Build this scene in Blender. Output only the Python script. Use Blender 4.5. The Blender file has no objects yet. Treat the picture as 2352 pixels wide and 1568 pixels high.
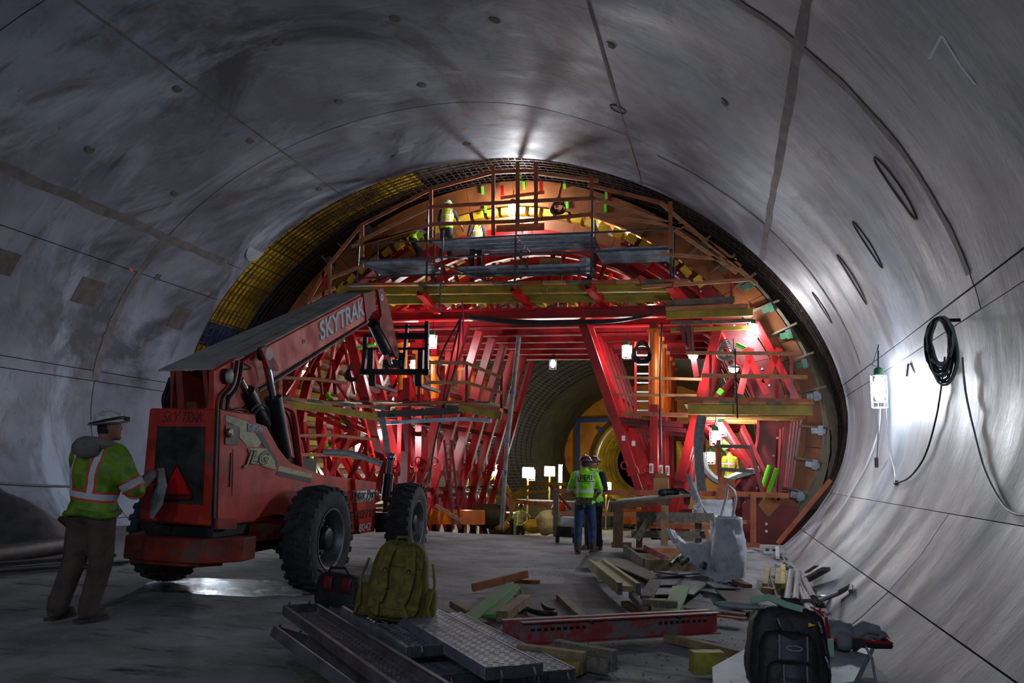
import bpy, bmesh, math, random
from mathutils import Vector as V, Matrix
sc = bpy.context.scene
COL = sc.collection
rnd = random.Random(11)
R = math.radians

# ---------------------------------------------------------------- camera, world, exposure
CAMH = 1.5
MR = Matrix(((0.96644072, -0.01014657, -0.25668926), (0.25534, 0.15978, 0.95380), (0.03134, -0.98710, 0.15697)))
cr, cd, cf = MR.col[0].normalized(), MR.col[1].normalized(), MR.col[2].normalized()
cam = bpy.data.cameras.new('camera'); camo = bpy.data.objects.new('camera', cam); COL.objects.link(camo)
cam.sensor_width = 36; cam.lens = 28.0; cam.clip_start = .05; cam.clip_end = 300
fw = cf; rt = (cr - fw * cr.dot(fw)).normalized(); up = rt.cross(fw).normalized()
if up.z < 0: up = -up
camo.matrix_world = Matrix(((rt.x, up.x, -fw.x, 0), (rt.y, up.y, -fw.y, 0), (rt.z, up.z, -fw.z, CAMH), (0, 0, 0, 1)))
sc.camera = camo
EYE = V((0, 0, CAMH)); FPX = 28.0 / 36 * 2352
def ray(px, py): return rt * ((px - 1176) / FPX) - up * ((py - 784) / FPX) + fw
def G(px, py, z=0.0):
    d = ray(px, py); return EYE + d * ((z - CAMH) / d.z)
def P(px, py, y):
    d = ray(px, py); return EYE + d * (y / d.y)

sc.view_settings.view_transform = 'Standard'; sc.view_settings.look = 'None'
sc.view_settings.gamma = 1; sc.view_settings.use_curve_mapping = False
sc.view_settings.exposure = 0.0
sc.cycles.use_denoising = True
sc.cycles.max_bounces = 8; sc.cycles.diffuse_bounces = 5; sc.cycles.glossy_bounces = 3
sc.cycles.sample_clamp_indirect = 6
w = bpy.data.worlds.new('World'); sc.world = w; w.use_nodes = True
w.node_tree.nodes['Background'].inputs[0].default_value = (.35, .42, .6, 1)
w.node_tree.nodes['Background'].inputs[1].default_value = 0.05

def point(name, loc, watts, col=(1, 1, 1), r=.15):
    l = bpy.data.lights.new(name, 'POINT'); l.energy = watts; l.color = col; l.shadow_soft_size = r
    o = bpy.data.objects.new(name, l); o.location = loc; COL.objects.link(o); return o
# lamps hung along the finished tunnel behind the viewer, the last one only as fill
point('tunnel_lamp', (0.2, -3.0, 4.2), 160, (.73, .85, 1), .25)
point('tunnel_lamp', (-0.5, -8.0, 5.8), 560, (.73, .85, 1), .25)
point('tunnel_lamp', (-9.0, -8.5, 5.0), 300, (.73, .85, 1), .25)  # unseen fill lamp added on the left to brighten the handler's rear hood

# ---------------------------------------------------------------- materials
def lin(c):
    if isinstance(c, str): c = tuple(int(c[i:i + 2], 16) for i in (0, 2, 4))
    return tuple(((x / 255 + .055) / 1.055) ** 2.4 if x > 10 else x / 255 / 12.92 for x in c) + (1,)
def nn(nt, t, **k):
    n = nt.nodes.new(t)
    for a, b in k.items():
        if a.startswith('i_'): n.inputs[int(a[2:]) if a[2:].isdigit() else a[2:]].default_value = b
        else: setattr(n, a, b)
    return n
MATS = {}
def mat(name, c1, rough=.6, metal=0., c2=None, scale=5., lo=.42, hi=.62, bump=0., bscale=30., c3=None, s3=1.2, lo3=.5, hi3=.7, stretch=(1, 1, 1), spec=.5, uv=False, rough2=None, coat=0.):
    if name in MATS: return MATS[name]
    m = bpy.data.materials.new(name); m.use_nodes = True; nt = m.node_tree
    b = nt.nodes['Principled BSDF']; L = nt.links.new
    b.inputs['Roughness'].default_value = rough; b.inputs['Metallic'].default_value = metal
    b.inputs['Specular IOR Level'].default_value = spec; b.inputs['Base Color'].default_value = lin(c1)
    if coat: b.inputs['Coat Weight'].default_value = coat; b.inputs['Coat Roughness'].default_value = .12
    tc = nn(nt, 'ShaderNodeTexCoord'); mp = nn(nt, 'ShaderNodeMapping'); mp.inputs['Scale'].default_value = stretch
    L(tc.outputs['UV' if uv else 'Object'], mp.inputs[0])
    def noise(s, lo, hi, det=5, rg=.6):
        n = nn(nt, 'ShaderNodeTexNoise'); n.inputs['Scale'].default_value = s; n.inputs['Detail'].default_value = det; n.inputs['Roughness'].default_value = rg
        L(mp.outputs[0], n.inputs['Vector'])
        r = nn(nt, 'ShaderNodeMapRange'); r.inputs[1].default_value = lo; r.inputs[2].default_value = hi
        L(n.outputs['Fac'], r.inputs[0]); return r.outputs[0]
    cur = None
    if c2:
        f = noise(scale, lo, hi)
        x = nn(nt, 'ShaderNodeMix', data_type='RGBA'); x.inputs[6].default_value = lin(c1); x.inputs[7].default_value = lin(c2)
        L(f, x.inputs[0]); cur = x.outputs[2]
        if rough2 is not None:
            r = nn(nt, 'ShaderNodeMapRange'); r.inputs[3].default_value = rough; r.inputs[4].default_value = rough2
            L(f, r.inputs[0]); L(r.outputs[0], b.inputs['Roughness'])
    if c3:
        f = noise(s3, lo3, hi3)
        x = nn(nt, 'ShaderNodeMix', data_type='RGBA'); x.inputs[7].default_value = lin(c3)
        if cur: L(cur, x.inputs[6])
        else: x.inputs[6].default_value = lin(c1)
        L(f, x.inputs[0]); cur = x.outputs[2]
    if cur: L(cur, b.inputs['Base Color'])
    if bump:
        n = nn(nt, 'ShaderNodeTexNoise'); n.inputs['Scale'].default_value = bscale; n.inputs['Detail'].default_value = 6
        L(mp.outputs[0], n.inputs['Vector'])
        bp = nn(nt, 'ShaderNodeBump'); bp.inputs['Strength'].default_value = bump; bp.inputs['Distance'].default_value = .02
        L(n.outputs['Fac'], bp.inputs['Height']); L(bp.outputs[0], b.inputs['Normal'])
    MATS[name] = m; return m
def glow(name, col, s):
    if name in MATS: return MATS[name]
    m = bpy.data.materials.new(name); m.use_nodes = True; b = m.node_tree.nodes['Principled BSDF']
    b.inputs['Base Color'].default_value = (1, 1, 1, 1); b.inputs['Emission Color'].default_value = tuple(col) + (1,); b.inputs['Emission Strength'].default_value = s
    MATS[name] = m; return m

# ---------------------------------------------------------------- mesh building
OFF = {}
def frame(a, b, upv=(0, 0, 1)):
    d = V(b) - V(a); l = d.length; d = d / l if l else V((0, 1, 0)); u = V(upv)
    if abs(d.dot(u.normalized())) > .99: u = V((0, 1, 0)) if abs(d.y) < .9 else V((1, 0, 0))
    s = d.cross(u).normalized(); return s, d, s.cross(d).normalized(), l
class MB:
    def __init__(s): s.v = []; s.f = []; s.mi = []; s.m = 0
    def add(s, vs, fs):
        n = len(s.v); s.v += [V(v) for v in vs]; s.f += [tuple(i + n for i in f) for f in fs]; s.mi += [s.m] * len(fs); return s
    def hexa(s, p): return s.add(p, [(0, 3, 2, 1), (4, 5, 6, 7), (0, 1, 5, 4), (1, 2, 6, 5), (2, 3, 7, 6), (3, 0, 4, 7)])
    def box(s, c, d, M=None):
        c = V(c); h = V(d) / 2
        p = [V((x * h.x, y * h.y, z * h.z)) for z in (-1, 1) for x, y in ((-1, -1), (1, -1), (1, 1), (-1, 1))]
        return s.hexa([c + (M @ q if M else q) for q in p])
    def beam(s, a, b, w, h, upv=(0, 0, 1)):
        x, d, u, l = frame(a, b, upv); a = V(a); b = V(b)
        return s.hexa([q + x * i * w / 2 + u * j * h / 2 for q, i, j in ((a, -1, -1), (a, 1, -1), (b, 1, -1), (b, -1, -1), (a, -1, 1), (a, 1, 1), (b, 1, 1), (b, -1, 1))])
    def prof(s, a, b, poly, upv=(0, 0, 1)):
        x, d, u, l = frame(a, b, upv); n = len(poly)
        vs = [V(q) + x * i + u * j for q in (a, b) for i, j in poly]
        return s.add(vs, [(i, (i + 1) % n, n + (i + 1) % n, n + i) for i in range(n)] + [tuple(range(n))[::-1], tuple(range(n, 2 * n))])
    def ibeam(s, a, b, w, h, t=.03, tf=.04, upv=(0, 0, 1)):
        W, H = w / 2, h / 2; q = t / 2
        return s.prof(a, b, [(-W, -H), (W, -H), (W, -H + tf), (q, -H + tf), (q, H - tf), (W, H - tf), (W, H), (-W, H), (-W, H - tf), (-q, H - tf), (-q, -H + tf), (-W, -H + tf)], upv)
    def chan(s, a, b, w, h, t=.02, upv=(0, 0, 1)):
        W, H = w / 2, h / 2
        return s.prof(a, b, [(-W, -H), (W, -H), (W, H), (W - t, H), (W - t, -H + t), (-W + t, -H + t), (-W + t, H), (-W, H)], upv)
    def tube(s, pts, r, n=8, caps=True, closed=False):
        pts = [V(p) for p in pts]; k = len(pts); rs = r if isinstance(r, (list, tuple)) else [r] * k
        vs = []; px = None
        for i, p in enumerate(pts):
            a = pts[i - 1] if (i > 0 or closed) else p; b = pts[(i + 1) % k] if (i < k - 1 or closed) else p
            d = (b - a).normalized() if (b - a).length > 1e-9 else V((0, 0, 1))
            if px is None: px = d.orthogonal().normalized()
            px = (px - d * px.dot(d)); px = px.normalized() if px.length > 1e-6 else d.orthogonal().normalized()
            py = d.cross(px)
            vs += [p + (px * math.cos(t) + py * math.sin(t)) * rs[i] for t in (2 * math.pi * j / n for j in range(n))]
        fs = [(i * n + j, i * n + (j + 1) % n, (i + 1) % k * n + (j + 1) % n, (i + 1) % k * n + j) for i in range(k if closed else k - 1) for j in range(n)]
        if caps and not closed: fs += [tuple(range(n))[::-1], tuple(range((k - 1) * n, k * n))]
        return s.add(vs, fs)
    def cyl(s, a, b, r, n=14, r2=None): return s.tube([a, b], [r, r if r2 is None else r2], n)
    def lathe(s, prof, o, ax, n=24, cap=True):
        o = V(o); d = V(ax).normalized(); x = d.orthogonal().normalized(); y = d.cross(x); k = len(prof)
        vs = [o + d * z + (x * math.cos(t) + y * math.sin(t)) * r for r, z in prof for t in (2 * math.pi * j / n for j in range(n))]
        fs = [(i * n + j, i * n + (j + 1) % n, (i + 1) * n + (j + 1) % n, (i + 1) * n + j) for i in range(k - 1) for j in range(n)]
        if cap and prof[0][0] > 1e-6: fs.append(tuple(range(n))[::-1])
        if cap and prof[-1][0] > 1e-6: fs.append(tuple(range((k - 1) * n, k * n)))
        return s.add(vs, fs)
    def prism(s, poly, o, ex, ey, ez):
        o, ex, ey, ez = V(o), V(ex), V(ey), V(ez); n = len(poly)
        vs = [o + ex * x + ey * y + e for e in (V((0, 0, 0)), ez) for x, y in poly]
        return s.add(vs, [(i, (i + 1) % n, n + (i + 1) % n, n + i) for i in range(n)] + [tuple(range(n))[::-1], tuple(range(n, 2 * n))])
    def ell(s, c, r, M=None, nu=14, nv=9, fn=None):
        c = V(c); vs = []
        for i in range(nv + 1):
            a = -math.pi / 2 + math.pi * i / nv
            for j in range(nu):
                t = 2 * math.pi * j / nu; q = V((math.cos(a) * math.cos(t), math.cos(a) * math.sin(t), math.sin(a)))
                if fn: q = fn(q)
                q = V((q.x * r[0], q.y * r[1], q.z * r[2])); vs.append(c + (M @ q if M else q))
        return s.add(vs, [(i * nu + j, i * nu + (j + 1) % nu, (i + 1) * nu + (j + 1) % nu, (i + 1) * nu + j) for i in range(nv) for j in range(nu)])
    def grid(s, fn, nu, nv, cu=False):
        vs = [fn(i / nu, j / nv) for i in range(nu + (0 if cu else 1)) for j in range(nv + 1)]; k = nv + 1; N = len(vs)
        return s.add(vs, [(i * k + j, (i + 1) * k % N + j if cu else (i + 1) * k + j, ((i + 1) * k % N if cu else (i + 1) * k) + j + 1, i * k + j + 1) for i in range(nu) for j in range(nv)])
    def slab(s, fn, nu, nv, off):
        """a sheet fn(u,v) given thickness by the vector (or function) off"""
        A = [V(fn(i / nu, j / nv)) for i in range(nu + 1) for j in range(nv + 1)]
        B = [a + (off(a) if callable(off) else V(off)) for a in A]; k = nv + 1; n = len(A)
        q = [(i * k + j, (i + 1) * k + j, (i + 1) * k + j + 1, i * k + j + 1) for i in range(nu) for j in range(nv)]
        fs = q + [tuple(x + n for x in f[::-1]) for f in q]
        ring = [(i, 0) for i in range(nu)] + [(nu, j) for j in range(nv)] + [(i, nv) for i in range(nu, 0, -1)] + [(0, j) for j in range(nv, 0, -1)]
        ids = [i * k + j for i, j in ring]
        fs += [(ids[(t + 1) % len(ids)], ids[t], ids[t] + n, ids[(t + 1) % len(ids)] + n) for t in range(len(ids))]
        return s.add(A + B, fs)
    def build(s, name, m, parent=None, smooth=False, ang=40, uv=None, fix=True, bevel=0, sub=0):
        me = bpy.data.meshes.new(name)
        if parent is None:
            lo = [min(v[i] for v in s.v) for i in range(3)]; hi = [max(v[i] for v in s.v) for i in range(3)]
            off = V(((lo[0] + hi[0]) / 2, (lo[1] + hi[1]) / 2, lo[2]))
        else: off = OFF.get(parent.name, V((0, 0, 0)))
        me.from_pydata([v - off for v in s.v], [], s.f)
        for x in (m if isinstance(m, (list, tuple)) else [m]): me.materials.append(x)
        if any(s.mi): me.polygons.foreach_set('material_index', s.mi)
        if uv:
            ul = me.uv_layers.new(name='UVMap')
            for p in me.polygons:
                for li in p.loop_indices: ul.data[li].uv = uv(me.vertices[me.loops[li].vertex_index].co + off)
        if fix or bevel:
            bm = bmesh.new(); bm.from_mesh(me)
            if bevel: bmesh.ops.bevel(bm, geom=[e for e in bm.edges if e.calc_face_angle(0) > .6], offset=bevel, segments=1, affect='EDGES', clamp_overlap=True)
            bmesh.ops.recalc_face_normals(bm, faces=bm.faces); bm.to_mesh(me); bm.free()
        if smooth:
            me.polygons.foreach_set('use_smooth', [True] * len(me.polygons)); me.set_sharp_from_angle(angle=R(ang))
        o = bpy.data.objects.new(name, me); COL.objects.link(o)
        if sub:
            md = o.modifiers.new('s', 'SUBSURF'); md.levels = sub; md.render_levels = sub
        if parent is None: o.location = off
        else: o.parent = parent; OFF[o.name] = off
        return o
def tag(o, label=None, cat=None, group=None, kind=None):
    for k, x in (('label', label), ('category', cat), ('group', group), ('kind', kind)):
        if x: o[k] = x
    return o
def thing(name, label, cat, loc=(0, 0, 0), group=None, rz=None, kind=None, rot=None):
    """Empty at the thing's base. rz/rot given: children are in local coordinates, else in world coordinates."""
    o = bpy.data.objects.new(name, None); COL.objects.link(o); o.location = loc; o.empty_display_size = .2
    OFF[o.name] = V(loc)
    if rz is not None: o.rotation_euler = (0, 0, rz); OFF[o.name] = V((0, 0, 0))
    if rot is not None: o.rotation_euler = rot; OFF[o.name] = V((0, 0, 0))
    return tag(o, label, cat, group, kind)
def copy_tree(o, parent=None):
    c = o.copy(); COL.objects.link(c)
    if parent: c.parent = parent
    for ch in list(o.children): copy_tree(ch, c)
    return c
def text(body, name, m, parent, M, size, depth=.004, shear=0, bold=0, sx=1, space=1):
    """lettering as a thin solid; M maps text plane (x right, y up, z out) to parent space"""
    cu = bpy.data.curves.new(name, 'FONT'); cu.body = body; cu.size = size; cu.extrude = depth / 2; cu.shear = shear; cu.offset = bold
    cu.align_x = 'CENTER'; cu.align_y = 'CENTER'; cu.resolution_u = 3; cu.space_character = space
    t = bpy.data.objects.new('t', cu); COL.objects.link(t); dg = bpy.context.evaluated_depsgraph_get()
    me = bpy.data.meshes.new_from_object(t.evaluated_get(dg)); bpy.data.objects.remove(t)
    off = OFF.get(parent.name, V((0, 0, 0))) if parent else V((0, 0, 0))
    me.transform(Matrix.Translation(-off) @ M @ Matrix.Diagonal((sx, 1, 1, 1))); me.materials.clear(); me.materials.append(m); me.name = name
    o = bpy.data.objects.new(name, me); COL.objects.link(o)
    if parent: o.parent = parent
    return o
def basis(o, x, y):
    x = V(x).normalized(); y = V(y); y = (y - x * y.dot(x)).normalized(); z = x.cross(y); o = V(o)
    return Matrix(((x.x, y.x, z.x, o.x), (x.y, y.y, z.y, o.y), (x.z, y.z, z.z, o.z), (0, 0, 0, 1)))
# ---------------------------------------------------------------- tunnel cross-section
CX, CZ = -5.85, 2.8
def rad(t, k=1.0):
    c, s = math.cos(t), math.sin(t)
    a, p = (8.5, 1.8 if s > 0 else 2.) if c > 0 else (8.7, 2.)
    b = 6.7 if s > 0 else 5.04
    return (abs(c / a) ** p + abs(s / b) ** p) ** (-1 / p)
def sec(t, y, dr=0.):
    r = rad(t) + dr; return V((CX + r * math.cos(t), y, CZ + r * math.sin(t)))
def wall(px, py, dr=0.):
    d = ray(px, py); lo, hi = 0., 80.
    for _ in range(50):
        m = (lo + hi) / 2; q = EYE + d * m; t = math.atan2(q.z - CZ, q.x - CX)
        if math.hypot(q.z - CZ, q.x - CX) < rad(t) + dr: lo = m
        else: hi = m
    return EYE + d * lo
def wang(q): return math.atan2(q.z - CZ, q.x - CX)

# lining concrete
def concrete(name, tone=(1, 1, 1)):
    m = bpy.data.materials.new(name); m.use_nodes = True; nt = m.node_tree; b = nt.nodes['Principled BSDF']; L = nt.links.new
    tc = nn(nt, 'ShaderNodeTexCoord')
    def noise(s, st, det=6, rg=.6, dist=0.):
        mp = nn(nt, 'ShaderNodeMapping'); mp.inputs['Scale'].default_value = st; L(tc.outputs['UV'], mp.inputs[0])
        n = nn(nt, 'ShaderNodeTexNoise'); n.inputs['Scale'].default_value = s; n.inputs['Detail'].default_value = det; n.inputs['Roughness'].default_value = rg; n.inputs['Distortion'].default_value = dist
        L(mp.outputs[0], n.inputs['Vector']); return n.outputs['Fac']
    def mr(x, a, c, lo=0., hi=1.):
        r = nn(nt, 'ShaderNodeMapRange'); r.inputs[1].default_value = a; r.inputs[2].default_value = c; r.inputs[3].default_value = lo; r.inputs[4].default_value = hi
        L(x, r.inputs[0]); return r.outputs[0]
    def mix(f, a, c):
        x = nn(nt, 'ShaderNodeMix', data_type='RGBA'); L(f, x.inputs[0])
        for k, q in ((6, a), (7, c)):
            if hasattr(q, 'links'): L(q, x.inputs[k])
            else: x.inputs[k].default_value = lin(q)
        return x.outputs[2]
    T = lambda c: tuple(min(255, x * t) for x, t in zip(c, tone))
    base = mix(mr(noise(.35, (1, 1, 1), 6, .65), .38, .62), T((124, 132, 146)), T((92, 96, 108)))
    base = mix(mr(noise(.16, (1, .8, 1), 7, .68, 1.2), .5, .6), base, T((62, 65, 74)))          # big dark damp blotches
    base = mix(mr(noise(.5, (.7, 1.2, 1), 7, .7, 1.0), .53, .68), base, T((88, 84, 88)))     # brownish bloom
    base = mix(mr(noise(.3, (.6, 1.3, 1), 6, .65, .8), .55, .66), base, T((142, 152, 166)))          # pale scoured areas
    base = mix(mr(noise(.8, (.35, 1.8, 1), 6, .65, .3), .6, .72), base, T((54, 58, 68)))          # dark washed streaks
    base = mix(mr(noise(2.2, (.5, 1.6, 1), 5, .75, .4), .6, .75), base, T((76, 76, 80)))             # fine staining
    base = mix(mr(noise(9, (.6, 1.5, 1), 3, .7), .69, .74), base, T((54, 52, 54)))                # pits
    L(base, b.inputs['Base Color'])
    L(mr(noise(.8, (.5, 1.5, 1), 5), .35, .7, .44, .7), b.inputs['Roughness'])
    bp = nn(nt, 'ShaderNodeBump'); bp.inputs['Strength'].default_value = .35; bp.inputs['Distance'].default_value = .03
    L(noise(5, (.5, 1.6, 1), 8, .7), bp.inputs['Height']); L(bp.outputs[0], b.inputs['Normal'])
    return m
conc = [concrete('lining_concrete_a'), concrete('lining_concrete_b', (.96, .96, .97)), concrete('lining_concrete_c', (1.03, 1.02, 1.03))]
mortar = mat('mortar_patch', (104, 98, 96), .8, c2=(84, 78, 76), scale=3, bump=.4)
def uvw(q): return (wang(q) * 8.0 if wang(q) > -2.2 else (wang(q) + 2 * math.pi) * 8.0, q.y)
wall_r = thing('wall_right', None, None, (2.6, 5, 0), kind='structure'); wall_l = thing('wall_left', None, None, (-14.5, 5, 0), kind='structure')
ceil = thing('ceiling', None, None, (CX, 5, 9.4), kind='structure')
def r2(t):
    a = math.degrees(t); return 16.35 - .6 * min(1, max(0, (a - 25) / 50))
YB = [lambda t: -12., lambda t: -4., lambda t: 2.7, lambda t: 9.15 + .1 * (math.degrees(t) > 90), r2, lambda t: 19.]
BANDS = [-40, -18, -11.35, 3.35, 5.1, 28.7, 55.5, 125.2, 151, 158.4, 175.5, 177.1, 200, 222]
for bi in range(len(BANDS) - 1):
    a0, a1 = R(BANDS[bi]), R(BANDS[bi + 1]); par = wall_r if BANDS[bi] < 28 else (ceil if BANDS[bi] < 150 else wall_l)
    g = .009 if bi not in (1, 2) else .004
    for yi in range(5):
        f0, f1 = YB[yi], YB[yi + 1]; gg = .011; lift = rnd.uniform(-.004, .004)
        A0, A1 = a0 + g / rad(a0), a1 - g / rad(a1)
        n = max(2, int((A1 - A0) / R(2.2)))
        def fn(u, v, f0=f0, f1=f1, A0=A0, A1=A1):
            t = A0 + (A1 - A0) * u; y0 = f0(t) + (gg if yi else 0); y1 = f1(t) - (gg if yi < 4 else 0)
            return sec(t, y0 + (y1 - y0) * v, lift)
        b = MB(); b.slab(fn, n, 3, lambda q: V((q.x - CX, 0, q.z - CZ)).normalized() * .35)
        b.build('concrete_panel', conc[(bi * 3 + yi * 2) % 3], par, smooth=True, ang=30, uv=uvw)
# mortar bands smeared over some joints
def strip(t0, y0, t1, y1, wd, par, seed, thick=.012, name='joint_band', m=mortar, n=26):
    rr = random.Random(seed); b = MB()
    def fn(u, v):
        t = t0 + (t1 - t0) * u; y = y0 + (y1 - y0) * u; wob = (rr.random() - .5) * .3 * wd
        if abs(t1 - t0) * 8 > abs(y1 - y0): return sec(t, y + (v - .5) * wd + wob, -thick)
        return sec(t + ((v - .5) * wd + wob) / 8.5, y, -thick)
    b.slab(fn, n, 1, lambda q: V((q.x - CX, 0, q.z - CZ)).normalized() * (thick + .02))
    b.build(name, m, par, uv=uvw)
strip(R(28.7), 2.8, R(28.7), 18.9, .16, ceil, 1); strip(R(151), 9.5, R(151), 18.2, .22, ceil, 2)
strip(R(151), 15.75, R(177), 15.75, .2, wall_l, 3); strip(R(6), 9.2, R(52), 9.18, .14, wall_r, 4); strip(R(6), 16.3, R(50), 16.45, .1, wall_r, 6)
strip(R(125.2), 9.2, R(125.2), 19, .05, ceil, 7); strip(R(55.5), 9.2, R(55.5), 18.9, .07, ceil, 8)
# square grout patches and round tie-hole plugs
patchm = mat('grout_patch', (92, 84, 80), .85, c2=(76, 68, 64), scale=5, bump=.5)
for px, py, s, s2 in ((203, 670, .62, .7), (412, 730, .62, .62), (2, 600, .5, .7), (362, 636, .16, .16)):
    q = wall(px, py); t = wang(q); b = MB()
    b.slab(lambda u, v: sec(t + (u - .5) * s / 8.5, q.y + (v - .5) * s2, -.008), 3, 1, lambda p: V((p.x - CX, 0, p.z - CZ)).normalized() * .03)
    b.build('grout_patch', patchm, wall_l)
for i, (px, py) in enumerate(((907, 43), (1135, 46), (410, 203), (577, 322), (403, 442), (735, 433), (208, 341), (640, 97), (968, 195), (781, 233), (912, 358), (1072, 330), (1400, 102), (1660, 232))):
    q = wall(px, py); t = wang(q); b = MB(); nrm = V((CX - q.x, 0, CZ - q.z)).normalized()
    b.lathe([(.11, -.02), (.11, .006), (.095, .01), (0, .004)], q, nrm, 16); b.build('tie_hole_plug', patchm, ceil, smooth=True)
for px, py, rr_, c in ((588, 575, .34, (150, 154, 162)), (303, 617, .07, (206, 84, 50)), (1072, 263, .05, (206, 60, 44)), (1065, 296, .05, (206, 60, 44)), (478, 672, .05, (206, 84, 60))):
    q = wall(px, py); b = MB(); b.lathe([(rr_, -.02), (rr_, .004), (0, .005)], q, V((CX - q.x, 0, CZ - q.z)), 18); b.build('wall_mark', mat('mark_%d_%d' % (px, py), c, .8), ceil)
# oval scars where the form vibrated on the right wall
for px, py, L_, w_ in ((1890, 705, .75, .2), (1960, 640, .95, .22), (1995, 560, .8, .2), (2060, 430, .9, .25), (1420, 250, .4, .3)):
    q = wall(px, py); t = wang(q); b = MB(); pts = []
    for k in range(18):
        a = 2 * math.pi * k / 18; pts.append(sec(t + math.sin(a) * L_ / 2 / 8.3, q.y + math.cos(a) * w_ / 2, -.004))
    b.tube(pts, .018, 5, closed=True); b.build('form_scar', patchm, wall_r)
# chalk arrow on the right wall
chalk = mat('chalk', (210, 212, 215), .9)
for pts in ([(2135, 135), (2163, 82), (2205, 150), (2240, 195)],):
    for i in range(3):
        b = MB(); A, B = wall(*pts[i]), wall(*pts[i + 1])
        b.slab(lambda u, v: wall(pts[i][0] + (pts[i + 1][0] - pts[i][0]) * u + (v - .5) * 7, pts[i][1] + (pts[i + 1][1] - pts[i][1]) * u, -.004), 6, 1, (0, 0, .003)); b.build('chalk_mark', chalk, wall_r)
# thin white conduit line curving down the right wall
b = MB(); b.tube([wall(x, y, -.01) for x, y in ((2022, 935), (2019, 990), (2006, 1030), (1990, 1070), (1965, 1115), (1938, 1160), (1912, 1195))], .022, 6); b.build('grout_line', chalk, wall_r, smooth=True)

# ---------------------------------------------------------------- excavation beyond the lining
yel = mat('membrane_yellow', (236, 190, 30), .32, c2=(196, 150, 20), scale=1.5, c3=(150, 116, 20), s3=.7, bump=.5, bscale=3)
blu = mat('membrane_tape_blue', (40, 78, 140), .4, c2=(28, 56, 110), scale=3)
dark = mat('sprayed_rock', (84, 70, 64), .9, c2=(56, 46, 44), scale=2, bump=1., bscale=8)
olive = mat('dusty_membrane', (62, 56, 22), .7, c2=(40, 37, 19), scale=1.2, c3=(28, 27, 18), s3=.4, bump=.6, bscale=5)
def shell(name, m, t0, t1, y0, y1, dr, par=None, nu=50, nv=6, th=.1, jag=0.):
    b = MB(); b.slab(lambda u, v: sec(R(t0 + (t1 - t0) * u), y0 + (y1 - y0) * v, dr + rnd.uniform(-jag, jag)), nu, nv, lambda q: V((q.x - CX, 0, q.z - CZ)).normalized() * th)
    o = b.build(name, m, par, smooth=True, ang=60, fix=False)
    return o
ex = thing('wall_outer', None, None, (CX, 30, -1.8), kind='structure')
shell('rock_lining', dark, -40, 220, 18.7, 30, .95, ex, 90, 12, jag=.06)
b = MB(); b.slab(lambda u, v: sec(R(-40 + 260 * u), 29.8 + 46.4 * v, .95 - .65 * v + rnd.uniform(-.05, .05)), 90, 24, lambda q: V((q.x - CX, 0, q.z - CZ)).normalized() * .1); b.build('dusty_membrane', olive, ex, smooth=True, ang=60, fix=False)
shell('membrane_sheet', yel, 112, 215, 18.9, 21.9, .75, ex, 60, 8, .02, .02)
shell('membrane_tape', blu, 163, 167.5, 18.9, 23, .71, ex, 6, 4, .02)
shell('membrane_tape', blu, 120, 200, 21.85, 22.05, .72, ex, 50, 2, .02)
# reinforcing mesh: two layers of hoops and lengthwise bars
steel_dk = mat('rebar_steel', (92, 80, 74), .45, .5, c2=(58, 46, 42), scale=20)
rb = thing('rebar_mesh', 'double curtain of dark reinforcing bars lining the excavated rock behind the concrete edge', 'reinforcement', (CX, 20, 0))
for dr, ys, st in ((.2, [19.05 + .2 * i for i in range(16)], 160), (.5, [19.1 + .2 * i for i in range(16)], 110)):
    b = MB()
    for y in ys: b.tube([sec(R(-25 + 240 * k / 90), y, dr + rnd.uniform(-.01, .01)) for k in range(91)], .013, 4, caps=False)
    tag(b.build('hoop_bars', steel_dk, rb, fix=False), kind='stuff')
    b = MB()
    for k in range(st):
        t = R(-25 + 240 * k / st + rnd.uniform(-.15, .15)); b.tube([sec(t, 19.02, dr + .03), sec(t, 22.6, dr + .03)], .012, 4, caps=False)
    tag(b.build('lengthwise_bars', steel_dk, rb, fix=False), kind='stuff')
# mesh on the vault far behind the gantry
b = MB()
for i in range(22): b.tube([sec(R(90 + 110 * k / 40), 31 + 1.5 * i, .9 - .022 * i) for k in range(41)], .03, 3, caps=False)
for k in range(70): t = R(90 + 110 * k / 70); b.tube([sec(t, 30.5, .58), sec(t, 64, .36)], .02, 3, caps=False)
tag(b.build('far_bars', steel_dk, rb, fix=False), kind='stuff')
# head wall of yellow sheeting with a smaller bore
hw = thing('wall_back', None, None, (CX, 76, -1.8), kind='structure')
orange_sheet = mat('head_sheet', (206, 132, 14), .4, c2=(170, 104, 10), scale=.6, bump=.6, bscale=1.2)
bc, br = P(1468, 1062, 76), 4.1
def hd(u, v):
    t = 2 * math.pi * u; A = bc + V((math.cos(t) * br, 0, math.sin(t) * br)); B = sec(t, 76, .45); return A + (B - A) * v
b = MB(); b.grid(hd, 72, 4, True); b.build('head_sheet', orange_sheet, hw, fix=False)
clear = mat('wrapped_plastic', (188, 150, 40), .18, c2=(140, 120, 40), scale=1, bump=.8, bscale=1.5, spec=.8)
b = MB()
for i in range(7): b.tube([bc + V((math.cos(t) * (br - .1 - .16 * i), -.4 + .9 * i, math.sin(t) * (br - .1 - .16 * i))) for t in (2 * math.pi * k / 40 for k in range(40))], .42, 10, closed=True)
b.build('plastic_ring', clear, hw, smooth=True, fix=False)
b = MB(); b.lathe([(0, 0), (br, 0)], bc + V((0, 7, 0)), (0, 1, 0), 32); b.build('bore_end', olive, hw, fix=False)
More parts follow.
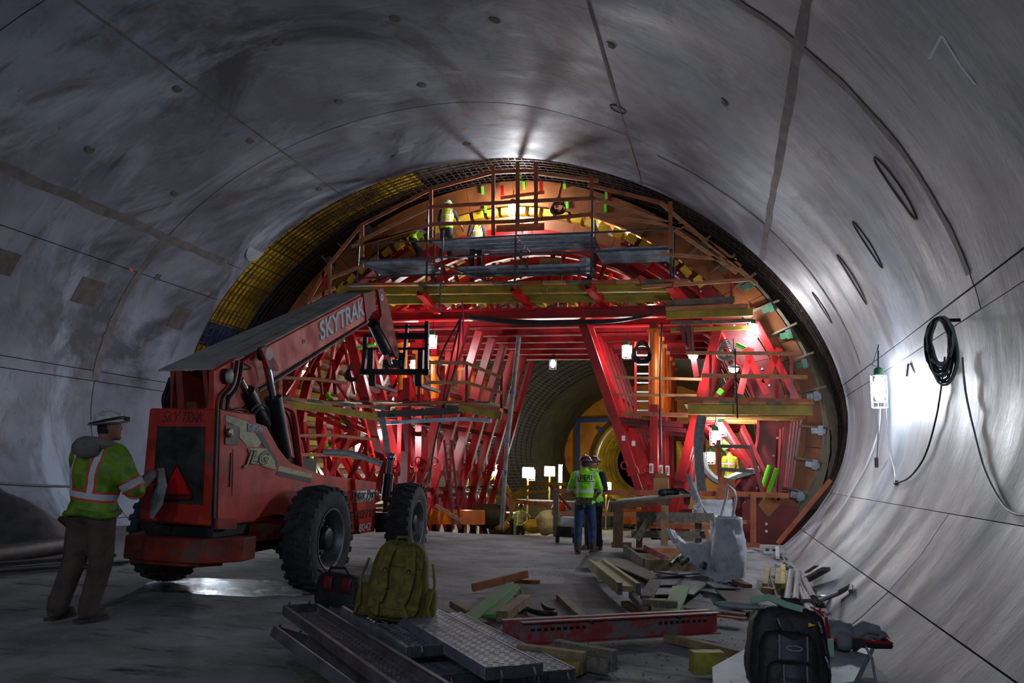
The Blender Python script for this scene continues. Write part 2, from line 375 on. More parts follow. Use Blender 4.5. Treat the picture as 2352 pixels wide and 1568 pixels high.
for A, B in (((1328, 960), (1328, 1100)), ((1328, 966), (1400, 964)), ((1375, 985), (1404, 1000)), ((1610, 940), (1612, 1100))):
    b = MB(); b.beam(P(*A, 75.6), P(*B, 75.6), .35, .2, (0, 1, 0)); b.build('blue_tape', blu, hw)

# ---------------------------------------------------------------- floors
def floor_mat():
    m = bpy.data.materials.new('site_floor'); m.use_nodes = True; nt = m.node_tree; b = nt.nodes['Principled BSDF']; L = nt.links.new
    tc = nn(nt, 'ShaderNodeTexCoord')
    def noise(s, st=(1, 1, 1), det=6, rg=.6):
        mp = nn(nt, 'ShaderNodeMapping'); mp.inputs['Scale'].default_value = st; L(tc.outputs['Object'], mp.inputs[0])
        n = nn(nt, 'ShaderNodeTexNoise'); n.inputs['Scale'].default_value = s; n.inputs['Detail'].default_value = det; n.inputs['Roughness'].default_value = rg
        L(mp.outputs[0], n.inputs['Vector']); return n.outputs['Fac']
    def mr(x, a, c, lo=0., hi=1.):
        r = nn(nt, 'ShaderNodeMapRange'); r.inputs[1].default_value = a; r.inputs[2].default_value = c; r.inputs[3].default_value = lo; r.inputs[4].default_value = hi
        L(x, r.inputs[0]); return r.outputs[0]
    def mth(op, a, c):
        x = nn(nt, 'ShaderNodeMath', operation=op)
        for k, q in ((0, a), (1, c)):
            if hasattr(q, 'links'): L(q, x.inputs[k])
            else: x.inputs[k].default_value = q
        return x.outputs[0]
    def mix(f, a, c):
        x = nn(nt, 'ShaderNodeMix', data_type='RGBA'); L(f, x.inputs[0])
        for k, q in ((6, a), (7, c)):
            if hasattr(q, 'links'): L(q, x.inputs[k])
            else: x.inputs[k].default_value = lin(q)
        return x.outputs[2]
    sp = nn(nt, 'ShaderNodeSeparateXYZ'); L(tc.outputs['Object'], sp.inputs[0])
    wet = mr(mth('ADD', sp.outputs[0], mth('MULTIPLY', noise(.5), 4.0)), -.3, -2.6)       # damp mud on the left, dry dust on the right
    dry = mix(mr(noise(1.2), .4, .65), (152, 152, 154), (116, 112, 112))
    dry = mix(mr(noise(18), .6, .72), dry, (172, 172, 172))
    mud = mix(mr(noise(.7, (1, 2.2, 1)), .4, .65), (66, 58, 57), (44, 39, 40))
    c = mix(wet, dry, mud); c = mix(mr(noise(1.6, (1, 3, 1)), .56, .7), c, (56, 52, 52))
    L(c, b.inputs['Base Color'])
    pud = mth('MULTIPLY', wet, mr(noise(1.1, (1, 1.8, 1)), .47, .56))
    L(mr(pud, 0, 1, .8, .3), b.inputs['Roughness'])
    bp = nn(nt, 'ShaderNodeBump'); bp.inputs['Strength'].default_value = .7; bp.inputs['Distance'].default_value = .03
    L(noise(11, (1, 1, 1), 8, .7), bp.inputs['Height']); L(bp.outputs[0], b.inputs['Normal'])
    return m
fl = floor_mat()
from mathutils import noise as mnoise
def fz(x, y):
    v = mnoise.noise(V((x * .5, y * .35, 3))) * .035 + mnoise.noise(V((x * 1.7, y * 1.2, 9))) * .015
    return v - .03
def edge_y(x): return 18.1 + .55 * min(1, max(0, (x + 6) / 2.2)) + .6 * (x > -3.4)
b = MB()
def ff(u, v):
    x = -15.2 + 17.6 * u; y = -12 + (edge_y(x) + 12) * v; return V((x, y, fz(x, y)))
b.grid(ff, 110, 150); n0 = len(b.v)
b.grid(lambda u, v: V((-15.2 + 17.6 * u, edge_y(-15.2 + 17.6 * u) + .35 * v, fz(-15.2 + 17.6 * u, edge_y(-15.2 + 17.6 * u)) - 2.1 * v)), 110, 2)
o = b.build('floor', fl, None, smooth=True, fix=False); o['kind'] = 'structure'
lowm = mat('lower_floor', (82, 74, 38), .85, c2=(54, 50, 30), scale=.8, bump=1, bscale=4)
b = MB(); b.grid(lambda u, v: V((-15.6 + 19 * u, 18.1 + 58 * v, -1.85 + .25 * mnoise.noise(V((u * 16, v * 40, 1))))), 60, 90); o = b.build('floor', lowm, None, smooth=True, fix=False); o['kind'] = 'structure'
# ---------------------------------------------------------------- materials of the works
red = mat('gantry_red', (168, 12, 16), .36, c2=(132, 9, 13), scale=2, spec=.5, bump=.1)
redm = mat('gantry_red_matt', (150, 12, 18), .75, c2=(112, 10, 15), scale=3, spec=.25)
redd = mat('gantry_red_dull', (112, 12, 18), .5, c2=(84, 10, 15), scale=2)
orange = mat('jack_orange', (226, 110, 10), .35, c2=(196, 90, 8), scale=2)
ply = mat('form_plywood', (142, 82, 36), .6, c2=(116, 64, 28), scale=1.2, c3=(84, 48, 24), s3=.5, bump=.1)
galv = mat('galvanised_steel', (112, 118, 124), .42, .75, c2=(84, 90, 96), scale=6)
galvd = mat('deck_steel', (176, 188, 200), .5, .1, c2=(140, 150, 162), scale=4)
wood = mat('new_timber', (190, 132, 88), .7, c2=(160, 104, 66), scale=3, stretch=(1, 1, 4), bump=.15)
woodr = mat('red_fir', (176, 100, 62), .7, c2=(146, 78, 48), scale=3, bump=.15)
woodg = mat('weathered_timber', (120, 108, 92), .8, c2=(92, 82, 72), scale=4, bump=.3)
yb = mat('form_beam_yellow', (166, 142, 42), .6, c2=(132, 112, 34), scale=2, bump=.1)
ybl = mat('form_beam_bright', (214, 168, 30), .55, c2=(180, 138, 24), scale=3)
green = mat('safety_green', (96, 220, 40), .4)
blackm = mat('black_rubber', (24, 24, 27), .55, c2=(36, 35, 37), scale=8)
hosem = mat('grey_hose', (112, 118, 118), .5, c2=(88, 94, 96), scale=10)
whitem = mat('white_sheet', (206, 208, 210), .55, c2=(180, 182, 186), scale=4)
YF = 21.3
def rada(t):
    c, s = math.cos(t), math.sin(t)
    a, p = (8.22, 1.76 if s > 0 else 2.) if c > 0 else (8.0, 1.92)
    return (abs(c / a) ** p + abs(s / (6.95 if s > 0 else 5.04)) ** p) ** (-1 / p)
def asec(t, y, dr=0.):
    r = rada(t) + dr; return V((CX + r * math.cos(t), y, CZ + r * math.sin(t)))
def ringseg(t0, t1, y0, y1, d0, d1, n=6):
    """a piece of arch between two angles, two depths and two radii"""
    b = MB(); q = []
    for k in range(n + 1):
        t = R(t0 + (t1 - t0) * k / n); q.append([asec(t, y0, d0), asec(t, y0, d1), asec(t, y1, d1), asec(t, y1, d0)])
    vs = [p for r in q for p in r]
    fs = [(k * 4 + j, k * 4 + (j + 1) % 4, k * 4 + 4 + (j + 1) % 4, k * 4 + 4 + j) for k in range(n) for j in range(4)] + [(3, 2, 1, 0), (n * 4, n * 4 + 1, n * 4 + 2, n * 4 + 3)]
    return b.add(vs, fs)
def pb(x1, y1, x2, y2, Y, hp, d=.05, Y2=None):
    A, B = P(x1, y1, Y), P(x2, y2, Y2 or Y); b = MB()
    fr = frame(A, B, (0, 1, 0)); return b.beam(A, B, hp / FPX * Y, d, (0, 1, 0))
def board(par, x1, y1, x2, y2, Y=19.7, hp=9, m=None, name='rail_board', d=.045, Y2=None): return pb(x1, y1, x2, y2, Y, hp, d, Y2).build(name, m or wood, par)
# ---------------------------------------------------------------- arch shutter
arch = thing('arch_shutter', 'huge orange plywood and red steel arch shutter filling the tunnel section', 'formwork', (CX, YF, -1.9))
t = -30
while t < 208:
    ringseg(t + .06, t + 12 - .06, YF + rnd.uniform(-.02, .02), YF + .12, -.02, -.74).build('plywood_panel', ply, arch); t += 12
t = -24
while t < 36:
    ringseg(t + .06, t + 10 - .06, YF - .1, YF - .02, -.0, -.36, 4).build('plywood_panel', ply, arch); t += 10
for k, t in enumerate(range(48, 132, 12)): ringseg(t + .05, t + 11.95, YF + .25, YF + .33, -1.02, -1.34, 5).build('plywood_panel', ply, arch); ringseg(t + .05, t + 11.95, YF + .2, YF + .28, -1.36, -1.8, 5).build('steel_web', red, arch); ringseg(t + .05, t + 11.95, YF + .05, YF + .35, -1.8, -1.84, 5).build('steel_flange', red, arch)
ringseg(-32, 212, YF + .12, 29.2, 0, -.04, 60).build('form_skin', ply, arch, smooth=True)
for t in range(36, 152, 4):
    a = R(t); b = MB(); A, B = asec(a, YF + .08, -.89), asec(a, 29, -.89); b.beam(A, B, .3, .2, (math.cos(a), 0, math.sin(a))); b.build('form_beam', ybl, arch)
for s, (t0, t1) in enumerate(((-30, 58), (122, 208))):
    t = t0
    while t < t1 - 1:
        e = min(t1, t + 14.6); w = 1.5 if t < 20 else 1.12
        ringseg(t + .04, e - .04, YF + .18, YF + .24, -.76, -w).build('steel_web', redd, arch)
        ringseg(t + .04, e - .04, YF + .02, YF + .4, -w, -w - .05).build('steel_flange', red, arch)
        for k in range(4):
            tt = R(t + (e - t) * (k + .5) / 4); q = asec(tt, YF + .18, -1.05)
            b = MB(); b.lathe([(0, -.03), (.028, -.03), (.028, 0)], q, (0, 1, 0), 6); b.build('bolt', whitem, arch)
        t = e
for i in range(6):
    y = YF + .9 + 1.25 * i
    b = ringseg(-26, 206, y, y + .05, -1.02, -1.3, 46); b.build('steel_rib', red, arch)
    ringseg(-26, 206, y - .07, y + .12, -1.3, -1.33, 46).build('rib_flange', red, arch)
for t in range(-28, 210, 3):
    a = R(t); b = MB(); A, B = asec(a, YF + .6, -.2), asec(a, 29, -.2); b.beam(A, B, .16, .3, (math.cos(a), 0, math.sin(a))); b.build('skin_beam', yb if t % 2 else ply, arch)
# clamps and wedge boards along the stop end
for t in [-19, -13, -7, -1, 5, 11, 17, 23, 29, 35, 41] + [128, 134, 140]:
    a = R(t); u = V((math.cos(a), 0, math.sin(a))); q = asec(a, YF - .16, -.12); w = V((-math.sin(a), 0, math.cos(a)))
    b = MB(); b.box(q, (.34, .08, .16), basis((0, 0, 0), u, (0, 1, 0)).to_3x3()); b.box(q + u * .05 - V((0, .06, 0)), (.12, .1, .24), basis((0, 0, 0), u, (0, 1, 0)).to_3x3())
    b.build('form_clamp', mat('clamp_green', (46, 110, 70), .5, c2=(90, 100, 96), scale=6) if t % 2 and t > 10 else galv, arch)
    b = MB(); b.beam(q - u * .45 + w * .1 + V((0, -.03, 0)), q + u * .32 + w * rnd.uniform(.05, .25) + V((0, -.03, 0)), .05, .1, (0, 1, 0)); b.build('wedge_board', woodg, arch)
for t0, t1 in ((-24, -12), (-12, 0), (0, 12), (12, 24), (24, 36), (36, 46)): ringseg(t0, t1 - .3, YF - .13, YF - .08, .03, .1, 5).build('edge_batten', woodg, arch)
for px, py in ((1108, 437), (1115, 480), (1203, 425), (1296, 424), (1302, 470), (1392, 448), (1390, 478), (1196, 408)):
    b = MB(); A, B = P(px, py - 9, YF - .03), P(px + 1, py + 9, YF - .03); b.beam(A, B, .07, .02, (0, 1, 0)); b.build('paint_mark', green, arch)
for px, py in ((1154, 438), (1243, 428), (1401, 450)):
    b = MB(); A, B = P(px, py - 12, YF - .2), P(px, py + 12, YF - .2); b.beam(A, B, .08, .1, (0, 1, 0)); b.build('form_tie', red, arch)

# ---------------------------------------------------------------- gantry: a row of eight portal frames
gy0, NF, gst = 20.7, 7, 1.32
gan = thing('gantry', 'red steel portal gantry of inclined legs and header beams standing inside the arch', 'gantry', (-5.2, 24.5, -1.9))
def XZ(x, y, Y=gy0): q = P(x, y, Y); return V((q.x, 0, q.z))
hl, hr = XZ(700, 728), XZ(1650, 716); zc = (hl.z + hr.z) / 2; hl.z = hr.z = zc
LEG = {'inner_leg': [(XZ(1335, 732), XZ(1492, 1195), .3), (XZ(1070, 742), XZ(935, 1195), .3)],
       'column': [(XZ(1502, 742), XZ(1503, 1215), .26), (XZ(925, 760), XZ(922, 1215), .26)],
       'outer_leg': [(XZ(1650, 748), XZ(1538, 1200), .3), (XZ(800, 760), XZ(890, 1130), .3)]}
def at(p, y): return V((p.x, y, p.z))
for i in range(NF):
    y = gy0 + gst * i
    b = MB(); b.ibeam(at(hl, y), at(hr, y), .24, .3); b.build('header_beam', red if i == 0 else redm, gan)
    for nm, L_ in LEG.items():
        for k, (A, B, w_) in enumerate(L_):
            A2, B2 = at(A, y), at(B, y); B2 = A2 + (B2 - A2) * ((A2.z + 1.75) / (A2.z - B2.z))
            dz = A2 - B2; m1 = B2 + dz * .45
            b = MB(); b.chan(B2, m1, w_ * .6, .16, .02, (0, 1, 0)); b.chan(m1, A2, w_ * .76, .2, .02, (0, 1, 0))
            b.beam(m1 - dz * .012, m1 + dz * .012, w_ * .95, .24, (0, 1, 0)); b.build(nm, red, gan)
            if nm == 'column' :
                q = A2 - (A2 - B2) * (.05 if k else .02); e = A2 - (A2 - B2) * (.24 if k else .3)
                b = MB(); b.cyl(q, e, .135, 12); b.beam(q + V((0, -.02, 0)), q - V((0, 0, .1)), .34, .3, (0, 1, 0)); b.build('jack', orange, gan)
            if nm != 'outer_leg' and i < 4:
                b = MB(); q = m1 + dz * .02; b.tube([q + V((-.16, -.12, 0)) + V((math.cos(a) * .08, 0, math.sin(a) * .1)) for a in (2 * math.pi * j / 10 for j in range(10))], .02, 5, closed=True); b.build('lifting_eye', red, gan)
    # ties at mid height
    for k in (0, 1):
        A, B = LEG['inner_leg'][k][:2]; c, d = LEG['outer_leg'][k][:2]
        mA, mB = at(A + (B - A) * .52, y), at(c + (d - c) * .52, y)
        b = MB(); b.ibeam(mA, mB, .16, .2); b.build('tie_beam', redd, gan)
for z, xs in ((zc + .28, (-8.5, -1.2)),):
    for x in xs: b = MB(); b.ibeam(V((x, gy0 - .3, z)), V((x, gy0 + gst * 6 + .3, z)), .18, .26); b.build('purlin', red, gan)
for k in (0, 1):
    for nm in LEG:
        A, B, w_ = LEG[nm][k]
        for f in (.36, .52, .85):
            q = A + (B - A) * f; b = MB(); b.beam(at(q, gy0 + .1), at(q, gy0 + gst * 6), .1, .12); b.build('rail_tie', redd, gan)
# white rating plates with the maker's name on the columns
stick = mat('sticker_white', (226, 222, 216), .5); redlet = mat('letter_red', (170, 16, 24), .5)
for i, (px, py) in enumerate(((1496, 1075), (1518, 1079), (1533, 1080))):
    q = P(px, py, gy0 - .16); b = MB(); b.box(q, (.1, .012, .24)); s = b.build('maker_plate', stick, gan)
    text('PERI', 'maker_lettering', redlet, s, basis(q + V((0, -.008, 0)), (0, 0, 1), (-1, 0, 0)), .085, .004, bold=.002)
for px, py in ((1432, 1006), (1455, 1018), (857, 987)):
    b = MB(); b.box(P(px, py, gy0 - .17), (.09, .01, .13)); b.build('rating_plate', stick, gan)
# struts from the portal frames out to the arch ribs
for i in range(7):
    y = gy0 + .65 + gst * i
    for (A, aa) in (((1650, 740), (14, 24, 40, 52)), ((700, 740), (128, 142, 156, 168))):
        S = XZ(*A); S = V((S.x, y, S.z))
        for k, a in enumerate(aa):
            E_ = asec(R(a), y, -1.6); b = MB(); b.cyl(S + (E_ - S) * .04, S + (E_ - S) * .72, .075, 8); b.cyl(S + (E_ - S) * .7, E_, .045, 6)
            s = b.build('strut', red, gan, smooth=True)
            if (i + k) % 3 == 0:
                b = MB(); b.cyl(S + (E_ - S) * .66, S + (E_ - S) * .74, .082, 8); b.build('spindle_sleeve', green, s)
    for A, aa in (((1600, 960), (12, 2, -8)), ((790, 990), (168, 178, 190))):
        S = XZ(*A); S = V((S.x, y, S.z))
        for k, a in enumerate(aa):
            E_ = asec(R(a), y, -1.75); b = MB(); b.cyl(S + (E_ - S) * .02, S + (E_ - S) * .6, .07, 8); b.cyl(S + (E_ - S) * .58, E_, .042, 6); s = b.build('strut', red if k else redd, gan, smooth=True)
            if (i + k) % 2 == 0:
                b = MB(); b.cyl(S + (E_ - S) * .56, S + (E_ - S) * .66, .078, 8); b.build('spindle_sleeve', green, s)
    for tt in (62, 76, 104, 118):
        E_ = asec(R(tt), y, -1.6); S = V((CX + (E_.x - CX) * .8, y, zc + .35)); b = MB(); b.cyl(S, E_, .07, 8); b.build('strut', red, gan, smooth=True)
# rows of raking props low on both sides
for i in range(8):
    y = gy0 + gst * i + .3
    for (x1, y1, x2, y2) in ((1662, 965, 1768, 1128), (1706, 975, 1790, 1150), (1812, 975, 1790, 1150), (735, 1000, 690, 1110), (800, 1000, 735, 1115)):
        A, B = XZ(x1, y1), XZ(x2, y2); b = MB(); b.beam(at(A, y), at(B, y), .1, .1, (0, 1, 0)); b.build('raking_prop', red if x1 < 1800 else redd, gan)
for x1, y1, x2, y2 in ((1768, 1068, 1752, 1118), (1785, 1075, 1765, 1132), (1690, 790, 1712, 800), (822, 800, 862, 790), (713, 1040, 726, 1088)):
    b = MB(); b.cyl(P(x1, y1, 20.2), P(x2, y2, 20.2), .055, 8); b.build('spindle_sleeve', green, gan, smooth=True)
for k in range(7):
    b = MB(); b.beam(P(1792 + k * 8, 985 - k * 4, 21.2), P(1786 + k * 5, 1128, 21.2), .05, .08, (0, 1, 0)); b.build('panel_bar', red, gan)
for k in range(6):
    b = MB(); b.beam(P(1752 + k * 8, 1090, 21.2), P(1748 + k * 8, 1135, 21.2), .04, .06, (0, 1, 0)); b.build('panel_bar', red, gan)
for k, (x1, y1, x2, y2) in enumerate(((706, 985, 712, 1090), (742, 985, 748, 1092), (764, 985, 768, 1095), (690, 1010, 705, 1085), (838, 1010, 846, 1100), (730, 830, 740, 905), (765, 825, 770, 905), (790, 790, 815, 905), (690, 880, 735, 800), (655, 905, 705, 830), (905, 890, 930, 830), (890, 905, 912, 880))):
    b = MB(); b.beam(P(x1, y1, 21.0), P(x2, y2, 21.0), .07, .07, (0, 1, 0)); b.build('tie_bar', red if k % 2 else redm, gan)
b = MB(); b.chan(P(806, 772, 20.2), P(886, 1092, 20.2), .24, .18, .02, (0, 1, 0)); b.build('front_prop', red, gan)
b = MB(); b.chan(P(936, 868, 20.1), P(930, 1110, 20.1), .2, .18, .02, (0, 1, 0)); b.build('front_prop', red, gan)
for x1, y1, x2, y2 in ((1736, 742, 1835, 925), (1725, 800, 1700, 905), (1712, 800, 1760, 905), (1755, 880, 1790, 800)):
    b = MB(); b.chan(P(x1, y1, 20.9), P(x2, y2, 20.9), .16, .14, .02, (0, 1, 0)); b.build('raking_prop', red, gan)
for x1, y1, x2, y2 in ((1578, 735, 1600, 865), (1560, 738, 1582, 800)):
    b = MB(); b.beam(P(x1, y1, 20.3), P(x2, y2, 20.6), .14, .1, (0, 1, 0)); b.build('hanger', redd, gan)
q = P(1760, 1198, 20.6); b = MB(); b.prism([(-.55, -.55), (.75, -.55), (.75, .35), (.35, .45), (.05, .1), (-.3, .55), (-.55, .4)], q, (1, 0, 0), (0, 0, 1), (0, .12, 0)); g_ = b.build('gusset_plate', redd, gan)
for dx in (-.35, .0):
    for dz in (-.05, -.22): b = MB(); b.lathe([(0, -.03), (.035, -.03), (.035, 0)], q + V((dx, 0, dz)), (0, 1, 0), 6); b.build('bolt', whitem, g_)

# ---------------------------------------------------------------- platforms
# upper platform in front of the header beams
plat = thing('upper_platform', 'long upper work platform with yellow girders and plank edge below the grey scaffold', 'platform', P(1210, 690, 20.0))
for i in range(14):
    x = 800 + i * 56; board(plat, x, 656 - i * .7, x + 54, 655 - i * .7, 19.75, 6, (woodg, woodr, wood)[i % 3], 'plank_end', .3)
for j, (x1, x2, yy) in enumerate(((880, 1255, 668), (1258, 1540, 663), (780, 900, 664))):
    A, B = P(x1, yy, 19.9), P(x2, yy - (x2 - x1) * .012, 19.9); b = MB(); b.ibeam(A, B, .1, .22, .05, .05); b.build('girder', yb, plat)
A, B = P(880, 690, 20.3), P(1540, 682, 20.3); b = MB(); b.ibeam(A, B, .1, .22, .05, .05); b.build('girder', yb, plat)
for i in range(12):
    A = P(800 + i * 66, 653 - i * .6, 20.0); b = MB(); b.box(A + V((0, .85, -.03)), (.62, 1.7, .04)); b.build('deck_board', woodg, plat)
for k, (x, yy) in enumerate(((965, 672), (1180, 662), (1350, 657), (1537, 655))):
    A, B = P(x, yy, 19.6), P(x + 42, yy + 44, 20.6); b = MB(); b.chan(A, B, .2, .16, .02); b.build('bracket', red, plat)
for x in (1010, 1090, 1228, 1300, 1400, 1455):
    b = MB(); A, B = P(x, 682, 20.4), P(x + 22, 703, 20.9); b.beam(A, B, .16, .08); b.build('bearer', ybl, plat)
board(plat, 1475, 659, 1720, 642, 19.6, 8, wood); board(plat, 1520, 583, 1692, 597, 19.6, 8, wood)

# left working platform at mid height with its outrigger nose
lp = thing('mid_platform', 'mid-height timber platform with plank edge beyond the telehandler boom', 'platform', P(900, 930, 20.0))
def rail(par, pts, Y, hp, m, name='rail_board', d=.045):
    for (a, c), (e, f) in zip(pts, pts[1:]): board(par, a, c, e, f, Y, hp, m, name, d)
for i, (a, c) in enumerate(zip(range(640, 860, 36), range(676, 900, 36))): board(lp, a, 913 + (a - 640) * .1, c, 913 + (c - 640) * .1, 19.8, 7, (woodg, wood)[i % 2], 'plank_end', .3)
rail(lp, [(665, 930), (770, 942), (868, 958)], 19.9, 18, yb, 'girder', .1)
rail(lp, [(868, 952), (1058, 942)], 19.9, 16, mat('dark_grey_steel', (50, 48, 48), .6, c2=(70, 66, 64), scale=3), 'girder', .1)  # middle girder in a darker grey steel
rail(lp, [(868, 972), (1060, 962), (1128, 966)], 20.0, 9, galvd, 'girder', .1)
rail(lp, [(1055, 936), (1152, 955)], 19.5, 17, yb, 'girder', .1); rail(lp, [(1058, 925), (1152, 941)], 19.5, 7, woodr, 'plank_end', .3)
rail(lp, [(868, 933), (1058, 922)], 19.8, 5, woodr, 'plank_end', .3)
rail(lp, [(645, 867), (720, 870), (800, 880)], 19.7, 8, wood); rail(lp, [(960, 832), (1070, 833), (1150, 866)], 19.7, 8, wood); rail(lp, [(975, 878), (1070, 878), (1152, 902)], 19.7, 8, wood); rail(lp, [(645, 862), (645, 915)], 19.7, 7, wood, 'post')
for x, y1, y2 in ((1072, 830, 925), (1152, 862, 945), (962, 825, 930)): board(lp, x, y1, x, y2, 19.75, 6, redd, 'post')
for i in range(9):
    A = P(660 + i * 55, 920, 19.9); A.z = P(900, 930, 19.9).z + .1; b = MB(); b.box(A + V((0, .9, 0)), (.58, 1.8, .04)); b.build('deck_board', woodg, lp)
rail(lp, [(690, 1000), (760, 999), (865, 1009)], 19.9, 7, wood); rail(lp, [(690, 1044), (755, 1044), (870, 1055)], 19.9, 8, wood)
# right mid platform
rp = thing('mid_platform', 'mid-height platform with olive girder and timber rails at the right side of the gantry', 'platform', P(1720, 930, 20.0))
for i, (a, c) in enumerate(zip(range(1580, 1868, 36), range(1616, 1900, 36))): board(rp, a, 924 + (a - 1580) * .01, c, 924 + (c - 1580) * .01, 19.8, 6, (woodr, wood, woodg)[i % 3], 'plank_end', .3)
rail(rp, [(1580, 940), (1866, 942)], 19.9, 22, yb, 'girder', .1)
rail(rp, [(1430, 949), (1580, 953)], 20.6, 9, woodr, 'plank_end', .2)
for i in range(6):
    rail(rp, [(1600 + i * 3, 955 + i * 3), (1850 - i * 4, 958 + i * 3)], 20.2 + i * .5, 4, yb if i % 2 else wood, 'bearer', .1)
rail(rp, [(1575, 810), (1842, 812)], 19.7, 8, wood); rail(rp, [(1612, 862), (1855, 866)], 19.7, 9, wood); rail(rp, [(1550, 914), (1868, 921)], 19.7, 9, woodr)
for x in (1632, 1818): board(rp, x, 805, x, 918, 19.75, 6, red, 'post')
rail(rp, [(1412, 866), (1612, 871)], 20.4, 6, wood); rail(rp, [(1420, 906), (1600, 908)], 20.4, 6, wood)
for i in range(5):
    A = P(1600 + i * 58, 926, 19.9); b = MB(); b.box(A + V((0, .9, 0)), (.6, 1.8, .04)); b.build('deck_board', woodg, rp)
# small upper right platform
up_ = thing('corner_platform', 'small platform of stacked weathered boards high at the right under the arch', 'platform', P(1640, 720, 20.0))
rail(up_, [(1532, 697), (1688, 687)], 19.7, 14, woodg, 'toe_board', .05); rail(up_, [(1530, 710), (1718, 703)], 19.7, 7, wood, 'plank_end', .3); rail(up_, [(1530, 724), (1728, 717)], 19.8, 17, yb, 'girder', .1)
rail(up_, [(1540, 742), (1725, 736)], 20.2, 9, woodg, 'girder', .1); rail(up_, [(1540, 758), (1728, 752)], 20.6, 9, yb, 'girder', .1)
board(up_, 1676, 587, 1681, 700, 19.7, 6, red, 'post')
# ladder with red stiles inside the right legs
lad = thing('ladder', 'red ladder with pale rungs beside the orange jacks', 'ladder', P(1475, 950, 22))
for x in (1460, 1492): board(lad, x, 785, x, 950, 22, 5, red, 'stile')
for yy in range(795, 950, 21): board(lad, 1460, yy, 1492, yy, 22, 3, whitem, 'rung')
lad = thing('ladder', 'dark ladder leaning among the crowded red legs', 'ladder', P(1045, 1180, 19.6))
for x in (1020, 1036): board(lad, x, 1010, x + 22, 1215, 19.6, 4, redd, 'stile')
for k in range(10): board(lad, 1021 + 2.2 * k, 1020 + 20 * k, 1037 + 2.2 * k, 1020 + 20 * k, 19.6, 2, galv, 'rung')

# ---------------------------------------------------------------- grey scaffold with guard rails on the upper platform
sca = thing('scaffold', 'grey tube scaffold with steel decks standing on the upper platform', 'scaffold', P(1185, 655, 20.0))
def st(x1, y1, x2, y2, Y, r=.03, name='standard', m=galv, Y2=None): b = MB(); b.cyl(P(x1, y1, Y), P(x2, y2, Y2 or Y), r, 8); return b.build(name, m, sca, smooth=True)
for x1, y1, x2, y2 in ((827, 528, 820, 660), (984, 465, 979, 668), (1187, 455, 1182, 655), (1360, 440, 1358, 652), (1540, 495, 1541, 650)): st(x1, y1, x2, y2, 19.9)
for x1, y1, x2, y2 in ((868, 560, 866, 655), (1000, 520, 995, 650), (1200, 505, 1196, 640), (1366, 505, 1364, 640), (1548, 520, 1548, 640)): st(x1, y1, x2, y2, 21.2)
for pts in ([(827, 559), (984, 553), (1187, 540), (1360, 534), (1540, 526)], [(827, 600), (984, 592), (1187, 585), (1360, 578), (1540, 571)], [(823, 639), (980, 631), (1183, 627), (1358, 623)]):
    for (a, c), (e, f) in zip(pts, pts[1:]): st(a, c, e, f, 19.88, .027, 'ledger')
for a, c, e, f in ((1190, 585, 1212, 616), (1364, 545, 1378, 575), (990, 600, 1130, 648), (1212, 590, 1212, 616), (860, 622, 876, 640)): st(a, c, e, f, 19.9, .022, 'brace')
st(1018, 545, 1009, 720, 19.5, .025); 
def deck(x1, x2, y, n=4, Y=19.95, m=galvd):
    A, B = P(x1, y, Y), P(x2, y - (x2 - x1) * .035, Y); A.z = B.z = (A.z + B.z) / 2
    for k in range(n):
        o = V((0, .34 * k, 0)); b = MB(); b.chan(A + o + V((0, .16, 0)), B + o + V((0, .16, 0)), .31, .07, .006, (0, 0, -1))
        for j in range(2): b.beam(A + o + V((0, .1 + .12 * j, -.015)), B + o + V((0, .1 + .12 * j, -.015)), .02, .03)
        b.build('deck_panel', m, sca)
deck(994, 1185, 553); deck(1189, 1357, 544); deck(831, 978, 604); deck(1052, 1184, 615, 3); deck(1366, 1538, 573); deck(1190, 1356, 612, 3)
gr = thing('guard_rail', 'timber guard rail of reddish boards stepping along the arch above the grey scaffold', 'railing', P(1190, 560, 19.6))
for r_ in ([(705, 697), (757, 606), (830, 517), (990, 434), (1133, 396), (1235, 392)], [(822, 556), (985, 476)], [(832, 560), (985, 516)], [(808, 566), (980, 518)], [(985, 476), (1188, 463), (1369, 455)], [(990, 515), (1190, 508), (1360, 492)],
          [(1234, 397), (1374, 416)], [(1351, 424), (1517, 465), (1545, 482)], [(1369, 456), (1566, 522)], [(1367, 493), (1570, 520)], [(1517, 466), (1738, 652)], [(1550, 528), (1693, 626)], [(1560, 510), (1660, 578), (1700, 612)], [(757, 640), (835, 610)], [(715, 690), (770, 660)]):
    rail(gr, r_, 19.6, 9, woodr if len(r_) > 2 else wood)
rail(gr, [(1140, 525), (1250, 520)], 19.7, 18, woodr, 'toe_board'); rail(gr, [(1150, 455), (1250, 441)], 20.0, 8, woodr)
for x, y1, y2 in ((757, 603, 690), (832, 517, 590), (990, 433, 545), (1133, 380, 540), (1189, 372, 520), (1231, 372, 515), (1359, 405, 450), (1540, 463, 570)): board(gr, x, y1, x, y2, 19.58, 9, woodr, 'post', .06)
board(gr, 743, 622, 744, 695, 19.6, 6, red, 'post')
# pot, box and hoses on the decks
b = MB(); q = P(1344, 612, 20.3); b.lathe([(.13, -.17), (.16, .17), (.165, .17), (.165, .19), (0, .19)], q, (0, 0, 1), 16); pail = b.build('pail', whitem, None, smooth=True); tag(pail, 'white plastic pail standing on the upper scaffold deck', 'pail')
b = MB(); q = P(1266, 606, 20.3); b.box(q, (.55, .4, .2)); b.box(q + V((-.2, 0, .13)), (.15, .4, .02)); tag(b.build('cardboard_tray', mat('cardboard', (176, 126, 76), .8, c2=(150, 104, 60), scale=3), None), 'open cardboard tray of fittings on the upper scaffold deck', 'box')
